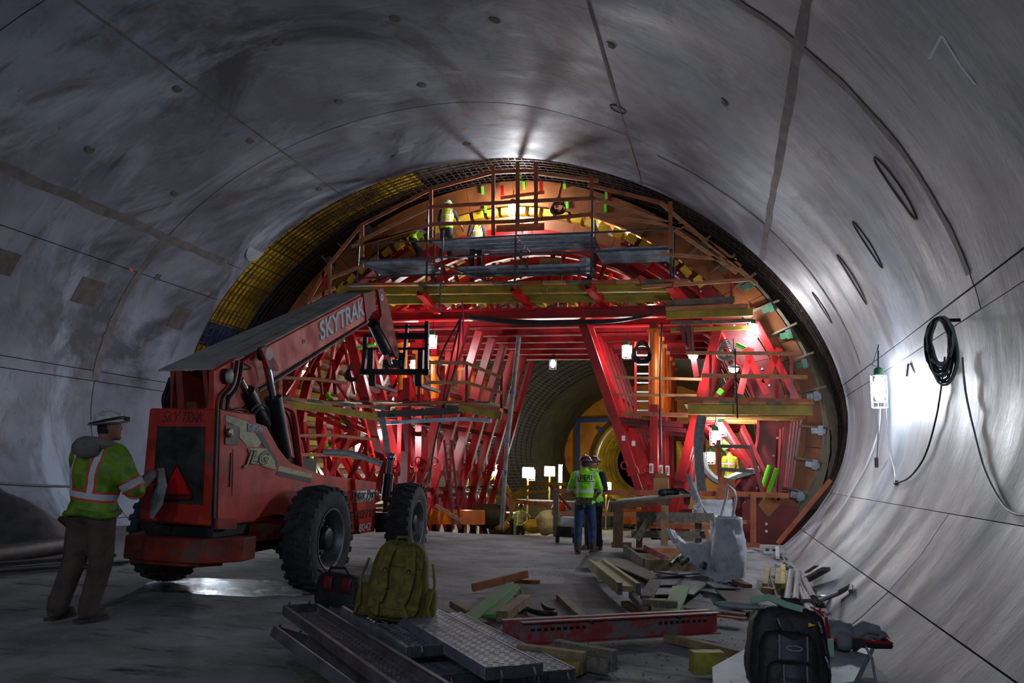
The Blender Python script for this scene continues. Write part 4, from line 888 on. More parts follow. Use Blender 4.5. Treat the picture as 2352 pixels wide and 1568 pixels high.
lh([(575, 945), (590, 930), (610, 935), (618, 955), (612, 968)], .02, xr + .14); lh([(580, 955), (592, 938), (606, 944), (612, 960)], .02, xr + .14); lh([(530, 945), (550, 940), (566, 948), (568, 965)], .018, xr + .1)
for i in range(3): lh([(391, 868 + i * 8), (382 + i * 5, 895 + i * 4), (375 + i * 8, 915), (377 + i * 8, 937)], .02, -.42)
# cab frame and outrigger seen past the boom
lh([(634, 1080), (638, 985), (640, 935), (662, 936), (676, 960), (692, 1086)], .045, -.2, 'cab_frame', tred)
lh([(648, 1070), (646, 950), (660, 950), (670, 985), (684, 1080)], .02, -.22, 'window_seal')
b = MB(); A = LX(640, 1070, -.3); b.box((-.55, A.y + .5, 1.3), (.6, 1.1, .5)); b.box((-.55, A.y + .1, 1.75), (.55, .12, .5)); b.build('seat', blackm, tel)
A, B_ = LY(893, 1088, 3.9), LY(886, 1150, 3.9); C_, D_ = LY(900, 1045, 3.9), LY(884, 1212, 3.9)
b = MB(); b.cyl(A, B_, .085, 14); oc = b.build('outrigger_cylinder', bmetal, tel, smooth=True); b = MB(); b.cyl(B_, D_, .045, 10); b.build('rod', bmetal, oc); b = MB(); b.ell(LY(898, 1050, 3.88), (.085, .085, .085), None, 14, 9); b.cyl(LY(898, 1050, 3.88), A, .06, 10); b.build('hose_reel', chrome, oc, smooth=True)
plateY([(862, 1108), (882, 1052), (899, 1043), (890, 1100), (884, 1130), (868, 1128)], 3.95, .06, 'outrigger_plate', tred, tel)
plateY([(862, 1170), (905, 1170), (905, 1222), (862, 1222)], 3.6, .3, 'front_axle_mount', bmetal, tel)
b = MB(); b.box(LY(868, 1173, 3.5), (.14, .05, .09)); b.build('amber_lamp', mat('amber_bright', (230, 120, 20), .3), tel)
# ---------------------------------------------------------------- people
skin = mat('skin', (150, 100, 82), .55); hair = mat('hair', (34, 28, 26), .8)
boot = mat('work_boot', (58, 48, 42), .8, c2=(82, 72, 64), scale=10)
def hivis(name, base, border, hb, vb, bw=.028, back=None, base2=None):
    """printed reflective bands in the wearer's own coordinates: hb [(height, slope)], vb [(centre, half width)]"""
    m = bpy.data.materials.new(name); m.use_nodes = True; nt = m.node_tree; b = nt.nodes['Principled BSDF']; L = nt.links.new; b.inputs['Roughness'].default_value = .55
    tc = nn(nt, 'ShaderNodeTexCoord'); s = nn(nt, 'ShaderNodeSeparateXYZ'); L(tc.outputs['Object'], s.inputs[0])
    def mt(op, a, c=0.):
        x = nn(nt, 'ShaderNodeMath', operation=op)
        for k, q in ((0, a), (1, c)):
            if hasattr(q, 'links'): L(q, x.inputs[k])
            else: x.inputs[k].default_value = q
        return x.outputs[0]
    X, Y, Z = s.outputs
    def band(w):
        tot = None
        for z, sl in hb:
            d = mt('LESS_THAN', mt('ABSOLUTE', mt('SUBTRACT', mt('SUBTRACT', Z, z), mt('MULTIPLY', X, sl))), w); tot = d if tot is None else mt('MAXIMUM', tot, d)
        for x0, z0, sl in vb:
            d = mt('LESS_THAN', mt('ABSOLUTE', mt('SUBTRACT', mt('ABSOLUTE', X), mt('ADD', x0, mt('MULTIPLY', mt('SUBTRACT', Z, z0), sl)))), w)
            d = mt('MULTIPLY', d, mt('GREATER_THAN', Z, hb[0][0] if hb else 0)); tot = d if tot is None else mt('MAXIMUM', tot, d)
        return tot
    n = nn(nt, 'ShaderNodeTexNoise'); n.inputs['Scale'].default_value = 9; L(tc.outputs['Object'], n.inputs[0])
    def mix(f, a, c):
        x = nn(nt, 'ShaderNodeMix', data_type='RGBA'); L(f, x.inputs[0])
        for k, q in ((6, a), (7, c)):
            if hasattr(q, 'links'): L(q, x.inputs[k])
            else: x.inputs[k].default_value = lin(q)
        return x.outputs[2]
    r = nn(nt, 'ShaderNodeMapRange'); r.inputs[1].default_value = .4; r.inputs[2].default_value = .65; L(n.outputs['Fac'], r.inputs[0])
    c = mix(r.outputs[0], base, base2 or tuple(int(v * .8) for v in base))
    if border: c = mix(band(bw * 1.75), c, border)
    c = mix(band(bw), c, (196, 202, 210)); L(c, b.inputs['Base Color'])
    bp = nn(nt, 'ShaderNodeBump'); bp.inputs['Strength'].default_value = .5; bp.inputs['Distance'].default_value = .02; n2 = nn(nt, 'ShaderNodeTexNoise'); n2.inputs['Scale'].default_value = 14; L(tc.outputs['Object'], n2.inputs[0]); L(n2.outputs['Fac'], bp.inputs['Height']); L(bp.outputs[0], b.inputs['Normal'])
    return m
neon = hivis('neon_shirt', (150, 240, 30), None, [(1.12, 0)], [(.13, 1.2, .03)], .024)
neonv = hivis('neon_vest', (170, 235, 30), (240, 90, 30), [(1.1, 0), (1.28, 0)], [(.11, 1.2, .02)], .022)
olivev = hivis('olive_vest', (112, 150, 26), (226, 62, 30), [(1.08, -.1)], [(.12, 1.2, .1)], .026, base2=(74, 104, 22))
def cloth(name, a, c, s=6): return mat(name, a, .85, c2=c, scale=s, bump=.5, bscale=12)
jeans = cloth('blue_jeans', (50, 74, 116), (34, 50, 84)); brownp = cloth('brown_trousers', (92, 76, 66), (68, 56, 50)); darkp = cloth('dark_trousers', (40, 38, 42), (58, 54, 54)); hoodm = cloth('grey_hoodie', (122, 114, 112), (98, 92, 92)); navy = cloth('navy_sleeve', (26, 30, 46), (38, 42, 58)); glove = cloth('orange_glove', (206, 58, 26), (150, 40, 24))
def person(label, loc, rz, J=None, top=neon, sleeve=None, fore=skin, legs=jeans, hat=(120, 30, 26), vox=.028, vest=None, group=None, sc_=1., lookz=0., tilt=0., hands=skin, hatband=None, bulk=1., skip=()):
    o = thing('person', label, 'person', loc, group, rz); o.scale = (sc_,) * 3
    D = dict(pel=(0, 0, .95), chest=(0, 0, 1.28), neck=(0, -.01, 1.5), head=(0, .03, 1.63), sl=(-.19, 0, 1.42), sr=(.19, 0, 1.42), el=(-.25, .0, 1.14), er=(.25, 0, 1.14), wl=(-.22, .16, .96), wr=(.22, .16, .96), kl=(-.11, .03, .5), kr=(.11, .03, .5), al=(-.12, -.02, .09), ar=(.12, -.02, .09))
    if J: D.update(J)
    D = {k: V(v) for k, v in D.items()}; K = bulk
    mats = [skin, top, legs, sleeve or top, fore, hair]
    segs = []
    def cap(a, c, r1, r2, mi, fl=1.): segs.append((V(a), V(c), r1, r2, mi, fl))
    pel, ch, nk, hdp = D['pel'], D['chest'], D['neck'], D['head']
    hl_, hr_ = pel + V((-.095, 0, -.03)), pel + V((.095, 0, -.03))
    b = MB()
    def ch_(a, c, r1, r2, n=10):
        a, c = V(a), V(c); d = (c - a)
        b.tube([a - d.normalized() * r1 * .7, a - d.normalized() * r1 * .4, a, a.lerp(c, .5), c, c + d.normalized() * r2 * .4, c + d.normalized() * r2 * .7], [r1 * .5, r1 * .88, r1, (r1 + r2) / 2, r2, r2 * .88, r2 * .5], n)
    sp = (ch - pel).normalized(); xax = V((1, 0, 0)); yax = sp.cross(xax).normalized(); M3 = Matrix((xax, yax, sp)).transposed()
    b.ell(pel, (.17 * K, .125 * K, .14), M3); b.ell(pel.lerp(ch, .5), (.165 * K, .12 * K, .19), M3); b.ell(ch, (.19 * K, .13 * K, .2), M3); b.ell(ch.lerp(nk, .6), (.15 * K, .1 * K, .1), M3)
    ch_(nk - sp * .05, hdp, .058, .055)
    for s in 'lr':
        ch_(ch.lerp(nk, .55), D['s' + s], .09, .075 * K); ch_(D['s' + s], D['e' + s], .068 * K, .055 * K); ch_(D['e' + s], D['w' + s], .052 * K, .036 * K)
        h0 = hl_ if s == 'l' else hr_
        ch_(h0, D['k' + s], .1 * K, .078 * K); ch_(D['k' + s], D['a' + s], .077 * K, .068 * K)
        cap(D['s' + s], D['e' + s], .07, .055, 3); cap(D['e' + s] + (D['w' + s] - D['e' + s]) * .08, D['w' + s], .05, .035, 4); cap(h0 - V((0, 0, .08)), D['k' + s], .1, .08, 2); cap(D['k' + s], D['a' + s], .08, .06, 2)
    # head with brow, nose, chin and ears
    hm = Matrix.Rotation(lookz, 3, 'Z') @ Matrix.Rotation(tilt, 3, 'X')
    def hq(x, y, z): return hdp + hm @ V((x, y, z))
    def hf(p):
        if p.z < -.3: p = V((p.x * (1 + (p.z + .3) * .35), p.y + (.12 if p.y > 0 else -.05) * -(p.z + .3), p.z))
        return p
    b.ell(hdp, (.078, .1, .118), hm, 16, 12, hf)
    b.ell(hq(0, .1, -.018), (.014, .024, .022), hm, 8, 6); b.ell(hq(0, .092, .022), (.05, .014, .012), hm, 8, 5); b.ell(hq(0, .088, -.06), (.026, .014, .009), hm, 8, 5); b.ell(hq(0, .075, -.1), (.035, .03, .022), hm, 8, 5)
    for s in (-1, 1): b.ell(hq(s * .08, -.005, -.005), (.012, .022, .032), hm, 8, 6)
    cap(nk - sp * .02, hdp + V((0, 0, .02)), .06, .1, 0); cap(pel + sp * .04, nk - sp * .09, .18, .16, 1); cap(pel - sp * .12, pel - sp * .0, .17, .15, 2)
    me = bpy.data.meshes.new('t'); me.from_pydata(b.v, [], b.f); t = bpy.data.objects.new('t', me); COL.objects.link(t)
    md = t.modifiers.new('r', 'REMESH'); md.mode = 'VOXEL'; md.voxel_size = vox; md2 = t.modifiers.new('s', 'SMOOTH'); md2.factor = .5; md2.iterations = 4 if vox < .03 else 2
    dg = bpy.context.evaluated_depsgraph_get(); m2 = bpy.data.meshes.new_from_object(t.evaluated_get(dg)); bpy.data.objects.remove(t)
    m2.name = 'body'; m2.materials.clear()
    for x in mats: m2.materials.append(x)
    idx = []
    for p in m2.polygons:
        c = p.center; best = (9, 0)
        for a, e, r1, r2, mi, fl in segs:
            d = e - a; tt = max(0, min(1, (c - a).dot(d) / d.length_squared)); dist = (c - a - d * tt).length - (r1 + (r2 - r1) * tt)
            if dist < best[0]: best = (dist, mi)
        mi = best[1]
        if mi == 0:
            lc = hm.transposed() @ (c - hdp)
            if lc.y < .0 and lc.z > -.05 and c.z > nk.z + .03 or lc.z > .05: mi = 5
        idx.append(mi)
    m2.polygons.foreach_set('material_index', idx); m2.polygons.foreach_set('use_smooth', [True] * len(idx))
    bo = bpy.data.objects.new('body', m2); COL.objects.link(bo); bo.parent = o
    # eyes
    if 'eyes' not in skip:
        b = MB()
        for s in (-1, 1): b.ell(hq(s * .031, .092, .004), (.011, .008, .008), hm, 8, 5)
        b.build('eyes', whitem, o, smooth=True)
    # gloves or hands: palm, four unequal curled fingers and a thumb
    for s in 'lr':
        w0, e0 = D['w' + s], D['e' + s]; d = (w0 - e0).normalized(); sd_ = d.cross(V((0, 0, 1))); sd_ = sd_.normalized() if sd_.length > .1 else V((1, 0, 0)); nrm = sd_.cross(d); k = 1 if s == 'l' else -1
        b = MB(); Mh = Matrix((sd_, d, nrm)).transposed(); b.ell(w0 + d * .05, (.042, .058, .024), Mh, 12, 8); b.tube([w0 - d * .03, w0 + d * .03], [.036, .034], 10)
        for j, ln in enumerate((.07, .082, .078, .06)):
            p = w0 + d * .095 + sd_ * (.03 - .02 * j); b.tube([p - d * .02, p + d * ln * .45 - nrm * .006, p + d * ln * .75 - nrm * .03, p + d * ln * .72 - nrm * .055], [.0105, .0105, .0095, .007], 7)
        p = w0 + d * .03 + sd_ * .038 * k; b.tube([p, p + d * .03 + sd_ * .022 * k - nrm * .01, p + d * .06 + sd_ * .02 * k - nrm * .03], [.014, .012, .009], 7)
        b.build('glove' if hands is glove else 'hand', hands, o, smooth=True, ang=80)
    # boots
    for s in 'lr':
        a = D['a' + s]; kx = D['k' + s]; yaw = Matrix.Rotation(R(8 if s == 'l' else -8), 3, 'Z'); b = MB()
        zt = a.z - .09
        b.tube([a + V((0, -.01, .1)), a + V((0, -.015, .02)), a + V((0, -.01, -.05))], [.07, .066, .06], 12); b.ell(V((a.x, a.y + .06, zt + .045)), (.052, .145, .05), yaw, 12, 8); b.ell(V((a.x, a.y + .13, zt + .045)), (.05, .07, .045), yaw, 12, 8)
        b.box(V((a.x, a.y + .05, zt + .012)), (.095, .29, .024), yaw); b.build('boot', boot, o, smooth=True, ang=50)
    # hard hat
    if hat:
        hmat_ = mat('hat_%02x%02x%02x' % hat, hat, .35, c2=tuple(int(x * .7) for x in hat), scale=14, lo=.5, hi=.7)
        b = MB(); M4 = hm; base = hq(0, -.01, .045)
        b.ell(base, (.122, .142, .115), hm, 18, 12, lambda p: V((p.x, p.y, max(p.z, 0.)))); b.ell(base + hm @ V((0, .01, -.003)), (.148, .18, .012), hm, 20, 6); b.tube([base + hm @ V((0, -.12, .06)), base + hm @ V((0, 0, .118)), base + hm @ V((0, .12, .06))], .014, 6); h_ = b.build('hard_hat', hmat_, o, smooth=True, ang=50)
        if hatband:
            b = MB(); b.tube([base + hm @ V((math.cos(a) * .126, math.sin(a) * .146, .02 + .018 * math.sin(a))) for a in (2 * math.pi * j / 20 for j in range(20))], .012, 6, closed=True); b.build('hat_strap', hatband, h_, smooth=True)
    if vest:
        vs = set(); fs = []
        keep = [p for p, mi in zip(m2.polygons, idx) if mi in (1,) or (mi == 3 and vest[1])]
        mp = {}; b = MB(); vv = []; 
        for p in keep:
            f = []
            for vi in p.vertices:
                if vi not in mp: mp[vi] = len(vv); v = m2.vertices[vi]; vv.append(v.co + v.normal * (.02 + .012 * mnoise.noise(v.co * 7)))
                f.append(mp[vi])
            fs.append(tuple(f))
        b.add(vv, fs); vo = b.build('vest', vest[0], o, smooth=True, ang=180, fix=False); sm_ = vo.modifiers.new('t', 'SOLIDIFY'); sm_.thickness = .008
        vo['label'] = 'high-visibility vest with reflective bands'
    return o, D, bo
def armband(o, a, c, f, r, m, w=.03, border=None):
    a, c = V(a), V(c); d = (c - a).normalized(); p = a.lerp(c, f)
    if border: b = MB(); b.tube([p - d * (w + .016), p + d * (w + .016)], [r + .001, r], 16, caps=False); b.build('band_border', border, o, smooth=True)
    b = MB(); b.tube([p - d * w, p + d * w], [r + .004, r + .003], 16, caps=False); b.build('reflective_band', m, o, smooth=True)
silver = mat('reflective_silver', (196, 202, 210), .35, c2=(160, 168, 178), scale=12); orb = mat('band_orange', (222, 60, 28), .5)
# man on the left looking towards the gantry
p, D, bo = person('man in white hard hat and olive vest standing at the left behind the telehandler', G(180, 1428), R(-4), dict(head=(.03, .07, 1.665), neck=(.02, .0, 1.5), pel=(.02, 0, .95), chest=(.02, .01, 1.27), al=(-.17, -.08, .11), kl=(-.12, -.0, .51), ar=(.03, .06, .09), kr=(.1, .08, .5), sl=(-.19, .02, 1.42), sr=(.22, .0, 1.42), el=(-.28, .14, 1.16), er=(.36, .1, 1.13), wl=(.08, .42, 1.2), wr=(.24, .42, 1.26)), top=hoodm, sleeve=hoodm, fore=hoodm, legs=brownp, hat=(206, 204, 194), vox=.02, vest=(olivev, True), hands=glove, hatband=blackm, lookz=R(-52), tilt=R(8), bulk=1.3, sc_=1.055)
armband(p, D['sr'], D['er'], .85, .098, silver, .03, orb); armband(p, D['sl'], D['el'], .85, .098, silver, .03, orb)
b = MB(); b.tube([(.02 + math.cos(a) * .15, math.sin(a) * .13 - .01, 1.5 + .035 * math.sin(-a)) for a in (2 * math.pi * j / 18 for j in range(18))], .05, 8, closed=True); b.ell((.02, -.15, 1.48), (.15, .07, .09), None, 16, 10, lambda q: q * (1 + .15 * mnoise.noise(q * 3))); b.build('hood', hoodm, p, smooth=True)
b = MB(); b.tube([(.02 + math.cos(a) * .235, math.sin(a) * .175, .92 + .015 * math.sin(3 * a)) for a in (2 * math.pi * j / 20 for j in range(20))], .03, 8, closed=True); b.build('jacket_hem', olivev, p, smooth=True)
b = MB(); b.box((.13, .17, 1.75), (.05, .04, .045), Matrix.Rotation(R(-52), 3, 'Z')); b.build('head_lamp', blackm, p)
b = MB(); b.tube([(.26, .5, 1.32), (.28, .52, 1.16), (.25, .5, 1.0), (.22, .49, .86)], [.03, .045, .06, .015], 7); b.build('rag', cloth('pale_rag', (150, 156, 154), (112, 118, 118)), p, smooth=True)
# the two talking workers
p, D, bo = person('worker with lettered neon shirt and blue jeans seen from behind', G(1341, 1270), R(6), dict(ar=(.15, .16, .09), kr=(.14, .14, .5), al=(-.11, -.06, .09), el=(-.29, .02, 1.14), er=(.29, .02, 1.16), wl=(-.2, .22, 1.02), wr=(.2, .24, 1.04)), top=neon, legs=jeans, hat=(96, 34, 34), vox=.022, hatband=chrome, bulk=1.06)
text('PERI', 'shirt_lettering', letb, p, basis((.03, -.172, 1.37), (1, 0, 0), (0, -.05, 1)), .125, .012, bold=.003); b = MB(); b.box((.03, -.168, 1.305), (.3, .012, .012)); b.box((-.115, -.168, 1.34), (.012, .012, .08)); b.build('shirt_logo_mark', letb, p)
b = MB(); b.tube([(math.cos(a) * .185, math.sin(a) * .14, .985) for a in (2 * math.pi * j / 18 for j in range(18))], .028, 6, closed=True); b.box((-.1, -.16, .93), (.09, .06, .13)); b.box((.0, -.17, .91), (.07, .06, .17)); b.box((.1, -.16, .93), (.08, .07, .12)); b.build('tool_belt', mat('belt_leather', (58, 46, 38), .7, c2=(84, 70, 58), scale=8), p)
p, D, bo = person('worker in dark red hard hat and navy sleeves facing the lettered shirt', G(1362, 1262), R(160), dict(el=(-.27, .02, 1.16), er=(.27, .02, 1.16), wl=(-.1, .24, 1.1), wr=(.1, .26, 1.12)), top=navy, sleeve=navy, fore=navy, legs=darkp, hat=(84, 26, 28), vox=.026, vest=(neon, False), hatband=chrome, bulk=1.04)
b = MB(); b.ell((.2, -.05, .78), (.09, .06, .16)); b.build('tool_pouch', mat('pouch_grey', (92, 92, 96), .8, c2=(66, 66, 70), scale=8), p, smooth=True)
# workers on the formwork
def on(px, py, Y, dz): q = P(px, py, Y); return V((q.x, q.y, q.z - dz))
person('worker with a pale green hard hat at the crown behind the timber rail', on(1025, 545, 20.9, .62), R(10), dict(er=(.32, .06, 1.2), wr=(.42, .12, 1.0)), top=darkp, sleeve=darkp, legs=darkp, hat=(170, 200, 160), vox=.035, vest=(neonv, False), sc_=.98)
person('worker in a blue hard hat bending behind the sloping timber rail', on(958, 560, 20.8, .75), R(-60), dict(pel=(0, -.12, .9), chest=(0, .1, 1.17), neck=(0, .24, 1.32), head=(0, .34, 1.4), sl=(-.19, .2, 1.24), sr=(.19, .2, 1.24), el=(-.28, .3, 1.0), er=(.28, .3, 1.0), wl=(-.2, .46, .9), wr=(.2, .46, .9), kl=(-.12, .1, .48), kr=(.12, .1, .48), al=(-.12, -.05, .09), ar=(.12, -.05, .09)), top=darkp, sleeve=darkp, legs=darkp, hat=(30, 70, 170), vox=.035, vest=(neonv, False), tilt=R(-25))
person('worker whose neon back shows above the grey deck left of the crown lamp', on(1095, 548, 20.9, 1.05), R(30), dict(head=(0, .2, 1.52), neck=(0, .12, 1.42), chest=(0, .05, 1.25)), top=darkp, legs=darkp, hat=None, vox=.035, vest=(neonv, False), tilt=R(-40), sc_=.98)
person('worker in a white hard hat and neon vest in the lower right bay', on(1677, 1112, 22.0, .75), R(40), dict(wl=(-.1, .3, 1.15), wr=(.1, .32, 1.2)), top=neonv, sleeve=neonv, legs=jeans, hat=(220, 222, 226), vox=.035, sc_=1.)
q = P(1197, 1155, 33.5); person('distant worker in neon shirt on the lower floor with both arms out', V((q.x, q.y, -1.85)), R(175), dict(el=(-.42, .0, 1.24), er=(.36, -.02, 1.2), wl=(-.62, .08, 1.26), wr=(.2, -.08, 1.02)), top=neonv, legs=darkp, hat=(60, 40, 34), vox=.045, sc_=1.05)
q = P(1455, 1210, 23); person('crouching worker in orange vest low behind the timber workbench', V((q.x, q.y, -1.6)), R(60), dict(pel=(0, -.15, .45), chest=(0, .05, .78), neck=(0, .14, .98), head=(0, .2, 1.1), sl=(-.19, .12, .9), sr=(.19, .12, .9), el=(-.26, .3, .7), er=(.26, .3, .7), wl=(-.15, .45, .55), wr=(.15, .45, .55), kl=(-.16, .3, .5), kr=(.16, .3, .5), al=(-.14, .02, .09), ar=(.14, .02, .09)), top=mat('orange_vest', (236, 84, 26), .6), legs=darkp, hat=(200, 200, 200), vox=.035, sc_=1.1)
q = P(1300, 1190, 26); person('worker in an orange jacket bending behind the edge barrier', V((q.x, q.y, -1.75)), R(80), dict(pel=(0, -.15, .9), chest=(0, .08, 1.15), neck=(0, .25, 1.3), head=(0, .36, 1.34), sl=(-.19, .18, 1.22), sr=(.19, .18, 1.22), el=(-.26, .3, .98), er=(.26, .3, .98), wl=(-.15, .45, .8), wr=(.15, .45, .8)), top=MATS['orange_vest'], legs=darkp, hat=(200, 60, 30), vox=.045, tilt=R(-30))
# ---------------------------------------------------------------- loose timber, steel and sheets on the floor
grey_t = mat('dusty_timber', (128, 120, 106), .85, c2=(98, 92, 82), scale=6, stretch=(3, 3, 3), bump=.4)
tan_t = mat('tan_timber', (158, 132, 92), .8, c2=(124, 104, 74), scale=5, bump=.3)
brn_t = mat('brown_timber', (116, 82, 58), .8, c2=(88, 64, 48), scale=5, bump=.3)
org_t = mat('orange_timber', (178, 108, 66), .75, c2=(140, 84, 52), scale=5, bump=.3)
grn_t = mat('green_sprayed_board', (122, 130, 104), .8, c2=(96, 150, 78), scale=2.2, lo=.47, hi=.56, bump=.3)
film = mat('film_faced_ply', (84, 82, 84), .65, c2=(66, 64, 68), scale=2, c3=(112, 110, 110), s3=4, lo3=.55, hi3=.7, bump=.2)
brnply = mat('brown_ply', (96, 80, 74), .75, c2=(74, 62, 60), scale=2, bump=.2)
yel_t = mat('yellow_timber', (170, 158, 60), .7, c2=(130, 120, 52), scale=4, bump=.2)
redw = mat('worn_red_steel', (158, 58, 58), .6, c2=(120, 112, 114), scale=6, lo=.45, hi=.58, c3=(190, 26, 34), s3=9, lo3=.6, hi3=.66, bump=.15)
def timber(a, c, za, zc_, w, h, m, label, cat='timber', name='timber', lift=True, group=None):
    """a squared timber between two image points on the heights za, zc_ of its underside; ends slightly worn"""
    A, B = G(*a, za), G(*c, zc_); A.z = za + h / 2; B.z = zc_ + h / 2
    b = MB(); x, d, u, l = frame(A, B); n = 4; vs = []
    for i in range(n + 1):
        p = A.lerp(B, i / n)
        for sx, sz in ((-1, -1), (1, -1), (1, 1), (-1, 1)): vs.append(p + x * (sx * w / 2 + rnd.uniform(-.002, .002)) + u * (sz * h / 2 + rnd.uniform(-.002, .002)))
    fs = [(i * 4 + j, i * 4 + (j + 1) % 4, i * 4 + 4 + (j + 1) % 4, i * 4 + 4 + j) for i in range(n) for j in range(4)] + [(3, 2, 1, 0), (n * 4, n * 4 + 1, n * 4 + 2, n * 4 + 3)]
    o = b.add(vs, fs).build(name, m, None, bevel=.004); return tag(o, label, cat, group)
def sheet(pts, z, m, label, th=.018, cat='sheet', zs=None, name='plywood_sheet'):
    q = [G(x, y, (zs[i] if zs else z)) for i, (x, y) in enumerate(pts)]; n = len(q); b = MB()
    b.add(q + [p + V((0, 0, th)) for p in q], [tuple(range(n))[::-1], tuple(range(n, 2 * n))] + [(i, (i + 1) % n, n + (i + 1) % n, n + i) for i in range(n)]); return tag(b.build(name, m, None), label, cat)
sheet([(1191, 1344), (1366, 1342), (1456, 1424), (1215, 1428)], .0, mat('dusty_ply', (104, 100, 98), .85, c2=(84, 80, 80), scale=3, bump=.4), 'large dusty plywood sheet flat on the floor behind the red slotted beam')
sheet([(1357, 1270), (1462, 1269), (1500, 1300), (1335, 1306)], .02, film, 'grey plywood sheet on the floor in front of the lettered shirt worker')
sheet([(1385, 1288), (1418, 1284), (1470, 1296), (1512, 1329), (1488, 1333), (1440, 1312), (1400, 1296)], .06, brnply, 'brown plywood piece with a curved edge beside the yellow form girder')
sheet([(1500, 1314), (1570, 1311), (1620, 1318), (1560, 1322)], .04, film, 'narrow grey sheet lying below the timber box frame')
sheet([(1500, 1334), (1570, 1331), (1566, 1346), (1498, 1346)], .05, film, 'small grey board in the middle of the debris heap')
sheet([(1570, 1330), (1630, 1318), (1622, 1345), (1592, 1368), (1540, 1362)], .05, film, 'grey sheet running under the torn white bag')
sheet([(1497, 1349), (1580, 1346), (1575, 1368), (1495, 1368)], .02, film, 'grey sheet lying lowest in the debris heap')
sheet([(1523, 1406), (1545, 1350), (1584, 1352), (1561, 1410)], .09, grn_t, 'short board with a green sprayed stripe right of the yellow form girder', .03)
sheet([(1643, 1356), (1735, 1353), (1800, 1402), (1712, 1408), (1672, 1385)], .03, brnply, 'brown sheet with a curved edge left of the pipe bundle')
sheet([(1619, 1338), (1645, 1341), (1700, 1354), (1640, 1352)], .06, film, 'thin grey wedge of sheet at the foot of the white bag')
timber((1085, 1358), (1211, 1326), .02, .14, .05, .09, org_t, 'orange-brown timber with a pale sawn end propped behind the green board')
timber((1180, 1338), (1240, 1340), .01, .01, .12, .05, org_t, 'short orange-ended board behind the green boards')
timber((1060, 1438), (1176, 1345), .08, .1, .15, .03, grn_t, 'long grey-green board nearest the perforated planks')
timber((1122, 1418), (1180, 1350), .06, .09, .16, .03, mat('green_spray', (70, 150, 66), .8, c2=(120, 128, 104), scale=3, bump=.2), 'bright green sprayed board overlapping the grey-green one')
timber((1152, 1428), (1206, 1386), .02, .02, .11, .1, tan_t, 'stubby square timber beside the green sprayed board')
timber((1042, 1394), (1080, 1418), .01, .01, .1, .07, tan_t, 'short tan timber end under the grey-green board, nearer the tyres')
timber((1085, 1436), (1112, 1452), .01, .01, .1, .09, brn_t, 'brown timber stub at the end of the perforated planks')
timber((1286, 1374), (1338, 1424), .02, .02, .09, .05, tan_t, 'two-by-four lying on the large dusty sheet')
timber((1190, 1526), (1342, 1547), .0, .0, .09, .155, tan_t, 'thick yellow-tan timber below the red slotted beam, on the left')
timber((1232, 1541), (1330, 1553), .0, .0, .06, .1, yel_t, 'low yellowish timber lying before the thick tan timber')
timber((1275, 1515), (1412, 1542), .0, .0, .09, .155, grey_t, 'grey timber with a yellow sawn end below the red slotted beam')
timber((1300, 1532), (1396, 1548), .0, .0, .05, .11, grey_t, 'short grey timber between the two thick timber ends')
timber((1160, 1470), (1192, 1474), .0, .0, .2, .12, tan_t, 'timber packing block under the left end of the red slotted beam')
timber((1530, 1472), (1712, 1516), .0, .0, .08, .07, tan_t, 'long timber on the bare floor left of the black backpack')
timber((1563, 1403), (1712, 1423), .05, .05, .14, .02, org_t, 'thin orange-edged strip above the right end of the red slotted beam')
timber((1572, 1397), (1712, 1413), .08, .07, .12, .02, grey_t, 'thin grey strip just behind the orange-edged strip')
timber((1668, 1332), (1718, 1352), .02, .02, .12, .06, brn_t, 'brown timber at the foot of the standing white bag')
timber((1476, 1388), (1556, 1394), .12, .12, .09, .06, grey_t, 'dusty rail laid across the small yellow offcuts')
timber((1484, 1378), (1506, 1338), .06, .16, .14, .05, grey_t, 'upended dusty offcut at the end of the yellow form girder')
timber((1496, 1392), (1530, 1392), .0, .02, .12, .08, yel_t, 'yellow offcut in the heap under the dusty rail')
timber((1490, 1402), (1500, 1384), .0, .06, .06, .06, yel_t, 'small yellow offcut standing in the heap')
timber((1436, 1392), (1468, 1414), .0, .0, .1, .06, brn_t, 'brown block poking from under the yellow form girder')
timber((1450, 1372), (1482, 1412), .1, .04, .06, .08, grey_t, 'split grey offcut sloping out of the heap')
timber((1588, 1545), (1660, 1545), .0, .0, .12, .16, yel_t, 'pale yellow timber block carrying the white board')
timber((1852, 1336), (1898, 1310), .02, .26, .12, .05, grey_t, 'grey timber leaning up the right wall, longest one there')
timber((1852, 1316), (1876, 1300), .1, .22, .1, .02, grey_t, 'thin grey slat on the right wall above the longer leaning timber')
timber((1786, 1283), (1785, 1260), .0, .05, .07, .05, whitem, 'short pale batten at the foot of the right lining edge')
for i, (a, c) in enumerate((((1757, 1352), (1764, 1310)), ((1786, 1352), (1788, 1314)), ((1797, 1352), (1799, 1306)))):
    timber(a, c, .04, .1, .07, .07, yel_t if i == 2 else tan_t, ('left', 'middle', 'right')[i] + ' of three stub timbers standing in the gutter beside the pipes')
timber((1752, 1362), (1778, 1366), .0, .0, .1, .08, tan_t, 'small timber block lying before the stub timbers')
timber((1768, 1320), (1788, 1385), .1, .0, .03, .03, brn_t, 'thin brown stick leaning over the stub timbers')
